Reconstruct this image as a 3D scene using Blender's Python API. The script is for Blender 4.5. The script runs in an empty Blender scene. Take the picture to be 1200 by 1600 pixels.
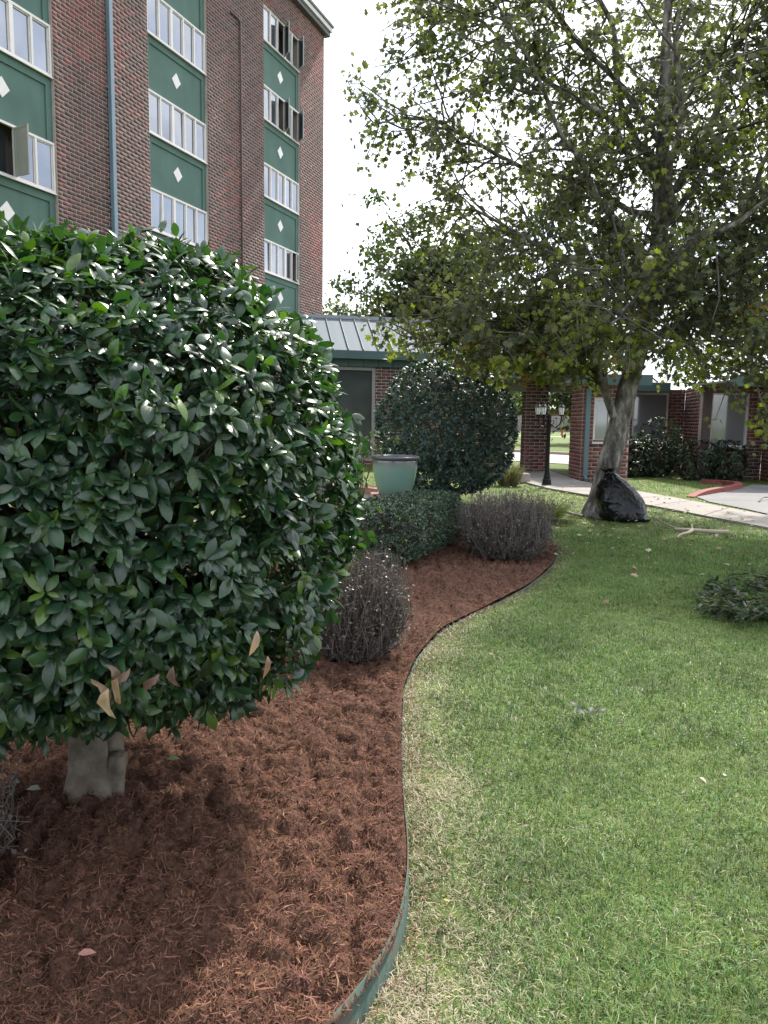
import bpy, math, random
import numpy as np
from mathutils import Vector, Matrix, Quaternion

rng = np.random.default_rng(7)
random.seed(7)
SC = bpy.context.scene
COL = SC.collection
PI = math.pi

# ------------------------------------------------------------------ camera, sky, sun, exposure
CAM_H = 1.6
PITCH, ROLL = math.radians(6.992), math.radians(0.865)
FPX = 1200.0
cam_d = bpy.data.cameras.new('camera')
cam = bpy.data.objects.new('camera', cam_d)
COL.objects.link(cam)
SC.camera = cam
cam_d.sensor_fit = 'VERTICAL'
cam_d.sensor_height = 36.0
cam_d.sensor_width = 27.0
cam_d.lens = FPX / 1600.0 * 36.0
cam_d.clip_start = 0.05
cam_d.clip_end = 2000.0
_f = Vector((0, math.cos(PITCH), -math.sin(PITCH)))
_r = Vector((1, 0, 0))
_u = _r.cross(_f)
_r2 = math.cos(ROLL) * _r + math.sin(ROLL) * _u
_u2 = math.cos(ROLL) * _u - math.sin(ROLL) * _r
cam.matrix_world = Matrix(((_r2.x, _u2.x, -_f.x, 0), (_r2.y, _u2.y, -_f.y, 0), (_r2.z, _u2.z, -_f.z, CAM_H), (0, 0, 0, 1)))
CAM_R, CAM_U, CAM_F = np.array(_r2), np.array(_u2), np.array(_f)

SUN_AZ, SUN_EL = math.radians(24), math.radians(52)     # right of straight ahead; the sun stands beyond the tree
world = bpy.data.worlds.new('World')
SC.world = world
world.use_nodes = True
wn, wl = world.node_tree.nodes, world.node_tree.links
wn.clear()
w_out = wn.new('ShaderNodeOutputWorld')
w_bg = wn.new('ShaderNodeBackground')
w_bg.inputs['Strength'].default_value = 0.108
sky = wn.new('ShaderNodeTexSky')
sky.sky_type = 'NISHITA'
sky.sun_disc = False
sky.sun_elevation = SUN_EL
sky.sun_rotation = SUN_AZ
sky.air_density = 1.0
sky.dust_density = 2.0
w_tc = wn.new('ShaderNodeTexCoord')
w_map = wn.new('ShaderNodeMapping')
w_map.inputs['Location'].default_value = (0.35, 1.3, 0.2)
w_map.inputs['Scale'].default_value = (1.0, 1.0, 2.2)
w_map.inputs['Rotation'].default_value = (0, 0, math.radians(32))
w_noise = wn.new('ShaderNodeTexNoise')
w_noise.inputs['Scale'].default_value = 2.1
w_noise.inputs['Detail'].default_value = 7.0
w_noise.inputs['Roughness'].default_value = 0.55
w_ramp = wn.new('ShaderNodeValToRGB')
w_ramp.color_ramp.elements[0].position = 0.40
w_ramp.color_ramp.elements[0].color = (0.10, 0.10, 0.10, 1)
w_ramp.color_ramp.elements[1].position = 0.56
w_ramp.color_ramp.elements[1].color = (1, 1, 1, 1)
w_mix = wn.new('ShaderNodeMix')
w_mix.data_type = 'RGBA'
w_n2 = wn.new('ShaderNodeTexNoise')
w_n2.inputs['Scale'].default_value = 3.6
w_n2.inputs['Detail'].default_value = 6.0
w_r2 = wn.new('ShaderNodeValToRGB')                      # thicker and thinner cloud, all of it sunlit
w_r2.color_ramp.elements[0].position = 0.35
w_r2.color_ramp.elements[0].color = (5.4, 5.6, 5.9, 1)
w_r2.color_ramp.elements[1].position = 0.65
w_r2.color_ramp.elements[1].color = (9.3, 9.3, 9.3, 1)
wl.new(w_map.outputs['Vector'], w_n2.inputs['Vector'])
wl.new(w_n2.outputs['Fac'], w_r2.inputs['Fac'])
wl.new(w_r2.outputs['Color'], w_mix.inputs[7])
wl.new(w_tc.outputs['Generated'], w_map.inputs['Vector'])
wl.new(w_map.outputs['Vector'], w_noise.inputs['Vector'])
wl.new(w_noise.outputs['Fac'], w_ramp.inputs['Fac'])
wl.new(w_ramp.outputs['Color'], w_mix.inputs[0])
wl.new(sky.outputs['Color'], w_mix.inputs[6])
wl.new(w_mix.outputs[2], w_bg.inputs['Color'])
wl.new(w_bg.outputs['Background'], w_out.inputs['Surface'])

sun_d = bpy.data.lights.new('sun', 'SUN')
sun_d.energy = 2.8
sun_d.angle = math.radians(3.5)
sun_d.color = (1.0, 0.95, 0.87)
sun = bpy.data.objects.new('sun', sun_d)
COL.objects.link(sun)
TO_SUN = Vector((math.sin(SUN_AZ) * math.cos(SUN_EL), math.cos(SUN_AZ) * math.cos(SUN_EL), math.sin(SUN_EL)))
sun.rotation_euler = (-TO_SUN).to_track_quat('-Z', 'Y').to_euler()
sun.location = TO_SUN * 60

SC.render.engine = 'CYCLES'
SC.view_settings.view_transform = 'Standard'
SC.view_settings.look = 'None'
SC.view_settings.exposure = 1.72
SC.view_settings.gamma = 1.0
SC.cycles.max_bounces = 5
SC.cycles.diffuse_bounces = 2
SC.cycles.glossy_bounces = 2
SC.cycles.transmission_bounces = 4
SC.cycles.use_denoising = True

# ------------------------------------------------------------------ helpers: objects
def empty(name, loc=(0, 0, 0), rz=0.0):
    o = bpy.data.objects.new(name, None)
    COL.objects.link(o)
    o.location = loc
    o.rotation_euler = (0, 0, rz)
    o.empty_display_size = 0.1
    return o

def tag(o, label=None, cat=None, group=None, kind=None):
    if label: o['label'] = label
    if cat: o['category'] = cat
    if group: o['group'] = group
    if kind: o['kind'] = kind
    return o

def np_mesh(name, V, faces, tint=None, smooth=False):
    """V (n,3); faces: list of int arrays (m,k)."""
    me = bpy.data.meshes.new(name)
    V = np.asarray(V, np.float32)
    faces = [np.asarray(f, np.int32) for f in faces if len(f)]
    nl = sum(f.size for f in faces)
    nf = sum(len(f) for f in faces)
    me.vertices.add(len(V))
    me.vertices.foreach_set('co', V.ravel())
    me.loops.add(nl)
    me.loops.foreach_set('vertex_index', np.concatenate([f.ravel() for f in faces]))
    me.polygons.add(nf)
    tot = np.concatenate([np.full(len(f), f.shape[1], np.int32) for f in faces])
    start = np.concatenate([[0], np.cumsum(tot)[:-1]]).astype(np.int32)
    me.polygons.foreach_set('loop_start', start)
    me.polygons.foreach_set('loop_total', tot)
    if smooth:
        me.polygons.foreach_set('use_smooth', np.ones(nf, bool))
    me.update(calc_edges=True)
    if tint is not None:
        t = np.asarray(tint, np.float32)
        if t.ndim == 1: t = np.tile(t, (len(V), 1))
        a = me.attributes.new('tint', 'FLOAT_COLOR', 'POINT')
        a.data.foreach_set('color', np.concatenate([t, np.ones((len(V), 1), np.float32)], 1).ravel())
    return me

def link(name, me, mat, parent=None, local=True):
    o = bpy.data.objects.new(name, me)
    COL.objects.link(o)
    if mat is not None and not me.materials:
        me.materials.append(mat)
    if parent is not None:
        o.parent = parent
        if not local:                       # the mesh is in world coordinates
            o.matrix_parent_inverse = (Matrix.Translation(parent.location) @ parent.rotation_euler.to_matrix().to_4x4()).inverted()
    return o

class MB:
    """collects polygons, then becomes one mesh object"""
    def __init__(s): s.v = []; s.f = []; s.t = []
    def add(s, V, F, tint=(1, 1, 1)):
        b = len(s.v)
        s.v += [tuple(p) for p in V]
        s.f += [tuple(i + b for i in f) for f in F]
        s.t += [tuple(tint)] * len(V)
        return s
    def box(s, c, d, tint=(1, 1, 1), rz=0.0, taper=1.0):
        x, y, z = d[0] / 2, d[1] / 2, d[2] / 2
        ca, sa = math.cos(rz), math.sin(rz)
        V = []
        for k in (-1, 1):
            q = taper if k > 0 else 1.0
            for (i, j) in ((-1, -1), (1, -1), (1, 1), (-1, 1)):
                px, py = i * x * q, j * y * q
                V.append((c[0] + px * ca - py * sa, c[1] + px * sa + py * ca, c[2] + k * z))
        return s.add(V, [(3, 2, 1, 0), (4, 5, 6, 7), (0, 1, 5, 4), (1, 2, 6, 5), (2, 3, 7, 6), (3, 0, 4, 7)], tint)
    def tube(s, pts, rad, n=8, tint=(1, 1, 1), cap=True):
        V, F = tube(pts, rad, n)
        F = [tuple(f) for f in F]
        if cap:
            m = len(pts)
            F.append(tuple(range(n))[::-1])
            F.append(tuple((m - 1) * n + i for i in range(n)))
        return s.add(V, F, tint)
    def lathe(s, c, prof, n=24, tint=(1, 1, 1)):
        V = []
        for r, z in prof:
            for i in range(n):
                a = 2 * PI * i / n
                V.append((c[0] + r * math.cos(a), c[1] + r * math.sin(a), c[2] + z))
        F = []
        for k in range(len(prof) - 1):
            for i in range(n):
                j = (i + 1) % n
                F.append((k * n + i, k * n + j, (k + 1) * n + j, (k + 1) * n + i))
        return s.add(V, F, tint)
    def build(s, name, mat, parent=None, local=True, smooth=False, bevel=0.0):
        me = bpy.data.meshes.new(name)
        me.from_pydata(s.v, [], s.f)
        if smooth:
            me.polygons.foreach_set('use_smooth', np.ones(len(me.polygons), bool))
        a = me.attributes.new('tint', 'FLOAT_COLOR', 'POINT')
        t = np.concatenate([np.array(s.t, np.float32), np.ones((len(s.t), 1), np.float32)], 1)
        a.data.foreach_set('color', t.ravel())
        o = link(name, me, mat, parent, local)
        if bevel:
            b = o.modifiers.new('bevel', 'BEVEL'); b.width = bevel; b.segments = 2; b.limit_method = 'ANGLE'
        return o

def tube(pts, rad, n=6):
    P = np.asarray(pts, float)
    m = len(P)
    T = np.gradient(P, axis=0)
    T /= np.linalg.norm(T, axis=1)[:, None] + 1e-9
    ref = np.array([0, 0, 1.0]) if abs(T[0][2]) < 0.8 else np.array([1.0, 0, 0])
    V = np.zeros((m, n, 3))
    R = np.broadcast_to(np.asarray(rad, float), (m,))
    u = np.cross(T[0], ref); u /= np.linalg.norm(u)
    ang = np.arange(n) * 2 * PI / n
    for k in range(m):
        u = u - T[k] * (u @ T[k]); u /= np.linalg.norm(u) + 1e-9
        w = np.cross(T[k], u)
        V[k] = P[k] + R[k] * (np.cos(ang)[:, None] * u + np.sin(ang)[:, None] * w)
    i = np.arange(n); j = (i + 1) % n
    F = np.concatenate([np.stack([k * n + i, k * n + j, (k + 1) * n + j, (k + 1) * n + i], 1) for k in range(m - 1)])
    return V.reshape(-1, 3), F

class NP:
    """collects numpy tubes / patches into one big mesh"""
    def __init__(s): s.V = []; s.F = {3: [], 4: []}; s.T = []; s.n = 0
    def add(s, V, F, tint):
        F = np.asarray(F)
        s.V.append(V); s.F[F.shape[1]].append(F + s.n)
        t = np.asarray(tint, np.float32)
        s.T.append(np.tile(t, (len(V), 1)) if t.ndim == 1 else t)
        s.n += len(V)
    def mesh(s, name, smooth=False):
        fs = [np.concatenate(s.F[k]) for k in (3, 4) if s.F[k]]
        return np_mesh(name, np.concatenate(s.V), fs, np.concatenate(s.T), smooth)

# ------------------------------------------------------------------ helpers: noise
_perm = np.random.default_rng(3).random((64, 64, 64)).astype(np.float32)
def vnoise(x, y, z=0.0):
    x, y, z = np.broadcast_arrays(np.asarray(x, float), np.asarray(y, float), np.asarray(z, float))
    xi, yi, zi = np.floor(x).astype(int), np.floor(y).astype(int), np.floor(z).astype(int)
    fx, fy, fz = x - xi, y - yi, z - zi
    fx = fx * fx * (3 - 2 * fx); fy = fy * fy * (3 - 2 * fy); fz = fz * fz * (3 - 2 * fz)
    def h(a, b, c): return _perm[(xi + a) % 64, (yi + b) % 64, (zi + c) % 64]
    def lx(b, c): return h(0, b, c) * (1 - fx) + h(1, b, c) * fx
    def ly(c): return lx(0, c) * (1 - fy) + lx(1, c) * fy
    return ly(0) * (1 - fz) + ly(1) * fz
def sstep(a, b, x):
    t = np.clip((np.asarray(x, float) - a) / (b - a), 0, 1)
    return t * t * (3 - 2 * t)

def to_px(P):
    """where a point falls in the picture (only used to choose which repeats become single objects)"""
    d = np.asarray(P, float) - np.array([0, 0, CAM_H])
    z = d @ CAM_F
    return 600 + FPX * (d @ CAM_R) / z, 800 - FPX * (d @ CAM_U) / z, z

# ------------------------------------------------------------------ materials
def new_mat(name):
    m = bpy.data.materials.new(name)
    m.use_nodes = True
    n = m.node_tree.nodes
    return m, n, m.node_tree.links, n['Principled BSDF']

def noise_node(n, l, scale, detail=4, coord='Object', rough=0.55):
    tc = n.new('ShaderNodeTexCoord')
    t = n.new('ShaderNodeTexNoise')
    t.inputs['Scale'].default_value = scale
    t.inputs['Detail'].default_value = detail
    t.inputs['Roughness'].default_value = rough
    l.new(tc.outputs[coord], t.inputs['Vector'])
    return t

def ramp(n, l, src, stops):
    r = n.new('ShaderNodeValToRGB')
    e = r.color_ramp.elements
    while len(e) > len(stops): e.remove(e[-1])
    while len(e) < len(stops): e.new(1.0)
    for k, (p, c) in enumerate(stops):
        e[k].position = p
        e[k].color = (c[0], c[1], c[2], 1) if hasattr(c, '__len__') else (c, c, c, 1)
    l.new(src, r.inputs['Fac'])
    return r

def mult(n, l, a, b, f=1.0):
    m = n.new('ShaderNodeMix')
    m.data_type = 'RGBA'; m.blend_type = 'MULTIPLY'
    m.inputs[0].default_value = f
    l.new(a, m.inputs[6]); l.new(b, m.inputs[7])
    return m.outputs[2]

def bump(n, l, src, bsdf, strength=0.3, dist=0.01):
    b = n.new('ShaderNodeBump')
    b.inputs['Strength'].default_value = strength
    b.inputs['Distance'].default_value = dist
    l.new(src, b.inputs['Height'])
    l.new(b.outputs['Normal'], bsdf.inputs['Normal'])
    return b

def mat_plain(name, col, rough=0.6, var=0.15, scale=6.0, metal=0.0, bump_s=0.0, bscale=60.0, spec=0.5):
    """one base colour with mottling and a little relief"""
    m, n, l, b = new_mat(name)
    t = noise_node(n, l, scale, 5)
    c = np.array(col)
    r = ramp(n, l, t.outputs['Fac'], [(0.3, tuple(c * (1 - var))), (0.7, tuple(np.minimum(c * (1 + var), 1)))])
    l.new(r.outputs['Color'], b.inputs['Base Color'])
    rr = ramp(n, l, t.outputs['Fac'], [(0.2, max(rough - 0.08, 0.02)), (0.8, min(rough + 0.08, 1))])
    l.new(rr.outputs['Color'], b.inputs['Roughness'])
    b.inputs['Metallic'].default_value = metal
    b.inputs['Specular IOR Level'].default_value = spec
    if bump_s:
        t2 = noise_node(n, l, bscale, 4)
        bump(n, l, t2.outputs['Fac'], b, bump_s, 0.01)
    return m

def mat_tint(name, rough=0.7, nscale=30.0, var=0.25, bump_s=0.0, bscale=80.0, spec=0.4):
    """the colour comes from the piece's own tint"""
    m, n, l, b = new_mat(name)
    a = n.new('ShaderNodeAttribute'); a.attribute_name = 'tint'
    t = noise_node(n, l, nscale, 5)
    r = ramp(n, l, t.outputs['Fac'], [(0.25, 1 - var), (0.75, 1.0)])
    l.new(mult(n, l, a.outputs['Color'], r.outputs['Color']), b.inputs['Base Color'])
    b.inputs['Roughness'].default_value = rough
    b.inputs['Specular IOR Level'].default_value = spec
    if bump_s:
        t2 = noise_node(n, l, bscale, 4)
        bump(n, l, t2.outputs['Fac'], b, bump_s, 0.01)
    return m

def mat_leaf(name, rough=0.35, trans=0.25, trans_tint=(1.6, 1.9, 0.5), spec=0.5, var=0.3, nscale=20.0, vein=False):
    m, n, l, b = new_mat(name)
    a = n.new('ShaderNodeAttribute'); a.attribute_name = 'tint'
    t = noise_node(n, l, nscale, 3)
    r = ramp(n, l, t.outputs['Fac'], [(0.3, 1 - var), (0.7, 1.0)])
    c = mult(n, l, a.outputs['Color'], r.outputs['Color'])
    l.new(c, b.inputs['Base Color'])
    b.inputs['Roughness'].default_value = rough
    b.inputs['Specular IOR Level'].default_value = spec
    if vein:
        t2 = noise_node(n, l, 90.0, 2)
        bump(n, l, t2.outputs['Fac'], b, 0.25, 0.004)
    tr = n.new('ShaderNodeBsdfTranslucent')
    tt = n.new('ShaderNodeRGB'); tt.outputs[0].default_value = (*trans_tint, 1)
    l.new(mult(n, l, c, tt.outputs[0]), tr.inputs['Color'])
    mx = n.new('ShaderNodeMixShader'); mx.inputs[0].default_value = trans
    l.new(b.outputs[0], mx.inputs[1]); l.new(tr.outputs[0], mx.inputs[2])
    l.new(mx.outputs[0], n['Material Output'].inputs['Surface'])
    return m

def mat_streaked(name, col, rough=0.8, var=0.1, scale=1.3, metal=0, bump_s=0.5, bscale=45, spec=0.3):
    """painted render with faded patches and rain streaks running down"""
    m, n, l, b = new_mat(name)
    tc = n.new('ShaderNodeTexCoord'); mp = n.new('ShaderNodeMapping')
    mp.inputs['Scale'].default_value = (2.2, 2.2, 0.4)
    l.new(tc.outputs['Object'], mp.inputs['Vector'])
    t = n.new('ShaderNodeTexNoise'); t.inputs['Scale'].default_value = 1.6; t.inputs['Detail'].default_value = 6
    l.new(mp.outputs['Vector'], t.inputs['Vector'])
    t2 = noise_node(n, l, 0.8, 5)
    c = np.array(col)
    r = ramp(n, l, t2.outputs['Fac'], [(0.3, tuple(c * .86)), (0.7, tuple(c * 1.12))])
    r2 = ramp(n, l, t.outputs['Fac'], [(0.3, 0.88), (0.5, 0.97), (0.75, 1.0)])
    l.new(mult(n, l, r.outputs['Color'], r2.outputs['Color']), b.inputs['Base Color'])
    b.inputs['Roughness'].default_value = rough
    b.inputs['Specular IOR Level'].default_value = spec
    t3 = noise_node(n, l, bscale, 4)
    bump(n, l, t3.outputs['Fac'], b, bump_s, 0.01)
    return m

M = {}
M['brick'] = mat_tint('brick', 0.85, 22.0, 0.35, 0.4, 120.0, 0.25)
M['mortar'] = mat_plain('mortar', (0.40, 0.33, 0.305), 0.9, 0.18, 3.0, 0, 0.3, 90, 0.2)
M['green_stucco'] = mat_streaked('green_stucco', (0.082, 0.145, 0.122), 0.8, 0.10, 1.3, 0, 0.5, 45, 0.3)
M['white_tile'] = mat_plain('white_tile', (0.68, 0.64, 0.62), 0.5, 0.05, 4)
M['window_frame'] = mat_plain('window_frame', (0.60, 0.56, 0.545), 0.5, 0.06, 3)
M['sash_grey'] = mat_plain('sash_grey', (0.33, 0.34, 0.31), 0.5, 0.06, 3)
M['sash_pale'] = mat_plain('sash_pale', (0.30, 0.30, 0.265), 0.4, 0.08, 3)
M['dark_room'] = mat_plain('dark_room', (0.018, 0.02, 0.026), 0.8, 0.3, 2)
M['pipe_blue'] = mat_plain('pipe_blue', (0.13, 0.19, 0.24), 0.45, 0.12, 1.5)
M['pipe_brown'] = mat_plain('pipe_brown', (0.10, 0.055, 0.055), 0.5, 0.12, 2)
M['teal_paint'] = mat_plain('teal_paint', (0.045, 0.080, 0.082), 0.6, 0.12, 2)
M['cornice_light'] = mat_plain('cornice_light', (0.50, 0.48, 0.46), 0.5, 0.1, 2)
M['cornice_dark'] = mat_plain('cornice_dark', (0.06, 0.06, 0.065), 0.6, 0.15, 2)
M['soffit'] = mat_plain('soffit', (0.22, 0.21, 0.20), 0.7, 0.1, 2)
M['roof_metal'] = mat_plain('roof_metal', (0.112, 0.140, 0.160), 0.75, 0.16, 1.2, 0.0, 0, 60, 0.25)
M['roof_pale'] = mat_plain('roof_pale', (0.25, 0.265, 0.28), 0.7, 0.08, 1.2, 0.0, 0, 60, 0.3)
M['concrete'] = mat_plain('concrete', (0.245, 0.222, 0.205), 0.9, 0.14, 1.3, 0, 0.3, 70, 0.3)
M['asphalt'] = mat_plain('asphalt', (0.165, 0.162, 0.16), 0.9, 0.22, 0.9, 0, 0.5, 60, 0.3)
M['road'] = mat_plain('road', (0.27, 0.25, 0.235), 0.9, 0.12, 0.6, 0, 0.3, 40, 0.3)
M['red_paint'] = mat_plain('red_paint', (0.20, 0.058, 0.052), 0.8, 0.35, 7, 0, 0.3, 60, 0.3)
M['black_iron'] = mat_plain('black_iron', (0.008, 0.008, 0.009), 0.5, 0.3, 12, spec=0.2)
M['lamp_glass'] = mat_plain('lamp_glass', (0.72, 0.74, 0.75), 0.25, 0.04, 10)
M['fence_wood'] = mat_tint('fence_wood', 0.9, 3.0, 0.3)
M['hydrant_red'] = mat_plain('hydrant_red', (0.42, 0.035, 0.025), 0.5, 0.15, 8)
M['far_roof'] = mat_plain('far_roof', (0.44, 0.42, 0.41), 0.8, 0.12, 1)
M['far_brick'] = mat_plain('far_brick', (0.30, 0.095, 0.08), 0.9, 0.15, 2)
M['brown_panel'] = mat_plain('brown_panel', (0.065, 0.040, 0.038), 0.6, 0.08, 2)
M['bark_grey'] = mat_plain('bark_grey', (0.150, 0.124, 0.095), 0.9, 0.45, 11, 0, 1.0, 38, 0.2)
M['twig'] = mat_tint('twig', 0.85, 30, 0.3)
M['grass'] = mat_leaf('grass', 0.5, 0.32, (1.25, 1.35, 0.6), 0.35, 0.2, 3.0)
M['holly_leaf'] = mat_leaf('holly_leaf', 0.29, 0.15, (2.2, 3.0, 0.5), 0.55, 0.30, 14.0, True)
M['tree_leaf'] = mat_leaf('tree_leaf', 0.5, 0.52, (1.5, 1.7, 0.55), 0.4, 0.25, 9.0)
M['small_leaf'] = mat_leaf('small_leaf', 0.42, 0.15, (1.5, 1.8, 0.6), 0.45, 0.3, 25.0)
M['dry_leaf'] = mat_leaf('dry_leaf', 0.7, 0.25, (1.2, 1.1, 0.8), 0.3, 0.25, 25.0)

def mat_pane():
    m, n, l, b = new_mat('window_pane')
    t = noise_node(n, l, 0.9, 2)
    r = ramp(n, l, t.outputs['Fac'], [(0.3, (0.20, 0.215, 0.245)), (0.7, (0.26, 0.275, 0.31))])
    l.new(r.outputs['Color'], b.inputs['Base Color'])
    b.inputs['Metallic'].default_value = 0.75
    b.inputs['Roughness'].default_value = 0.03
    bump(n, l, t.outputs['Fac'], b, 0.05, 0.02)
    return m
M['pane'] = mat_pane()
def mat_clear():
    m, n, l, b = new_mat('ground_floor_glass')
    t = noise_node(n, l, 0.8, 2)
    r = ramp(n, l, t.outputs['Fac'], [(0.3, (0.20, 0.215, 0.23)), (0.7, (0.30, 0.31, 0.33))])
    l.new(r.outputs['Color'], b.inputs['Base Color'])
    b.inputs['Metallic'].default_value = 0.35
    b.inputs['Roughness'].default_value = 0.06
    return m
M['shop_glass'] = mat_clear()

def mat_mulch():
    m, n, l, b = new_mat('mulch')
    t = noise_node(n, l, 40, 8, rough=0.7)
    t2 = noise_node(n, l, 2.2, 4)
    r = ramp(n, l, t.outputs['Fac'], [(0.28, (0.030, 0.016, 0.011)), (0.5, (0.102, 0.052, 0.035)), (0.75, (0.22, 0.118, 0.080))])
    r2 = ramp(n, l, t2.outputs['Fac'], [(0.3, 0.75), (0.7, 1.0)])
    l.new(mult(n, l, r.outputs['Color'], r2.outputs['Color']), b.inputs['Base Color'])
    b.inputs['Roughness'].default_value = 0.95
    b.inputs['Specular IOR Level'].default_value = 0.15
    t3 = noise_node(n, l, 160, 6, rough=0.7)
    bump(n, l, t3.outputs['Fac'], b, 0.9, 0.012)
    return m
M['mulch'] = mat_mulch()
M['mulch_fibre'] = mat_tint('mulch_fibre', 0.95, 60, 0.4, spec=0.15)

def mat_lawn():
    m, n, l, b = new_mat('lawn')
    t = noise_node(n, l, 0.35, 6, rough=0.65)
    t2 = noise_node(n, l, 28, 6, rough=0.7)
    r = ramp(n, l, t.outputs['Fac'], [(0.3, (0.090, 0.130, 0.036)), (0.55, (0.120, 0.160, 0.044)), (0.75, (0.17, 0.175, 0.068))])
    r2 = ramp(n, l, t2.outputs['Fac'], [(0.25, 0.5), (0.65, 1.0)])
    l.new(mult(n, l, r.outputs['Color'], r2.outputs['Color']), b.inputs['Base Color'])
    b.inputs['Roughness'].default_value = 0.9
    b.inputs['Specular IOR Level'].default_value = 0.2
    bump(n, l, t2.outputs['Fac'], b, 0.8, 0.03)
    return m
M['lawn'] = mat_lawn()

def mat_bark_sycamore():
    m, n, l, b = new_mat('mottled_bark')
    tc = n.new('ShaderNodeTexCoord'); mp = n.new('ShaderNodeMapping')
    mp.inputs['Scale'].default_value = (1, 1, 0.35)
    l.new(tc.outputs['Object'], mp.inputs['Vector'])
    v = n.new('ShaderNodeTexNoise'); v.inputs['Scale'].default_value = 9; v.inputs['Detail'].default_value = 6; v.inputs['Roughness'].default_value = 0.6
    l.new(mp.outputs['Vector'], v.inputs['Vector'])
    r = ramp(n, l, v.outputs['Fac'], [(0.38, (0.060, 0.050, 0.044)), (0.45, (0.115, 0.100, 0.088)), (0.54, (0.18, 0.165, 0.15)), (0.62, (0.33, 0.31, 0.28))])
    l.new(r.outputs['Color'], b.inputs['Base Color'])
    b.inputs['Roughness'].default_value = 0.85
    b.inputs['Specular IOR Level'].default_value = 0.2
    v2 = n.new('ShaderNodeTexNoise'); v2.inputs['Scale'].default_value = 38; v2.inputs['Detail'].default_value = 6
    l.new(mp.outputs['Vector'], v2.inputs['Vector'])
    mx = n.new('ShaderNodeMath'); mx.operation = 'ADD'
    l.new(v.outputs['Fac'], mx.inputs[0]); l.new(v2.outputs['Fac'], mx.inputs[1])
    bump(n, l, mx.outputs[0], b, 0.8, 0.03)
    return m
M['mottled_bark'] = mat_bark_sycamore()

def mat_bag():
    m, n, l, b = new_mat('black_plastic')
    tc = n.new('ShaderNodeTexCoord'); mp = n.new('ShaderNodeMapping')
    mp.inputs['Scale'].default_value = (1.0, 1.0, 0.45)
    l.new(tc.outputs['Object'], mp.inputs['Vector'])
    t = n.new('ShaderNodeTexNoise'); t.inputs['Scale'].default_value = 11; t.inputs['Detail'].default_value = 5; t.inputs['Distortion'].default_value = 1.6
    l.new(mp.outputs['Vector'], t.inputs['Vector'])
    b.inputs['Base Color'].default_value = (0.004, 0.004, 0.005, 1)
    b.inputs['Specular IOR Level'].default_value = 0.34
    r = ramp(n, l, t.outputs['Fac'], [(0.3, 0.11), (0.7, 0.22)])
    l.new(r.outputs['Color'], b.inputs['Roughness'])
    bump(n, l, t.outputs['Fac'], b, 0.6, 0.03)
    return m
M['black_plastic'] = mat_bag()

def mat_edging():
    m, n, l, b = new_mat('edging_metal')
    t = noise_node(n, l, 5, 6, rough=0.65)
    r = ramp(n, l, t.outputs['Fac'], [(0.32, (0.030, 0.056, 0.043)), (0.50, (0.048, 0.074, 0.060)), (0.56, (0.066, 0.062, 0.047)), (0.66, (0.082, 0.054, 0.040))])
    l.new(r.outputs['Color'], b.inputs['Base Color'])
    b.inputs['Roughness'].default_value = 0.75
    b.inputs['Specular IOR Level'].default_value = 0.25
    t2 = noise_node(n, l, 60, 4)
    bump(n, l, t2.outputs['Fac'], b, 0.3, 0.004)
    return m
M['edging'] = mat_edging()

def mat_glaze():
    m, n, l, b = new_mat('celadon_glaze')
    tc = n.new('ShaderNodeTexCoord'); sp = n.new('ShaderNodeSeparateXYZ')
    l.new(tc.outputs['Object'], sp.inputs[0])
    t = noise_node(n, l, 7, 5)
    ad = n.new('ShaderNodeMath'); ad.operation = 'MULTIPLY_ADD'; ad.inputs[1].default_value = 0.06
    l.new(t.outputs['Fac'], ad.inputs[0]); l.new(sp.outputs['Z'], ad.inputs[2])
    r = ramp(n, l, ad.outputs[0], [(0.0, (0.10, 0.19, 0.155)), (0.40, (0.125, 0.215, 0.175)), (0.46, (0.13, 0.175, 0.155)), (0.49, (0.11, 0.12, 0.115))])
    l.new(r.outputs['Color'], b.inputs['Base Color'])
    b.inputs['Roughness'].default_value = 0.22
    b.inputs['Coat Weight'].default_value = 0.4
    return m
M['glaze'] = mat_glaze()
M['glaze_rim'] = mat_plain('glaze_rim', (0.045, 0.05, 0.058), 0.3, 0.2, 8)
M['soil'] = mat_plain('soil', (0.03, 0.022, 0.017), 0.95, 0.3, 20, 0, 0.8, 60, 0.2)
M['stone'] = mat_plain('stone', (0.30, 0.25, 0.22), 0.9, 0.2, 5, 0, 0.5, 40, 0.3)

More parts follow.
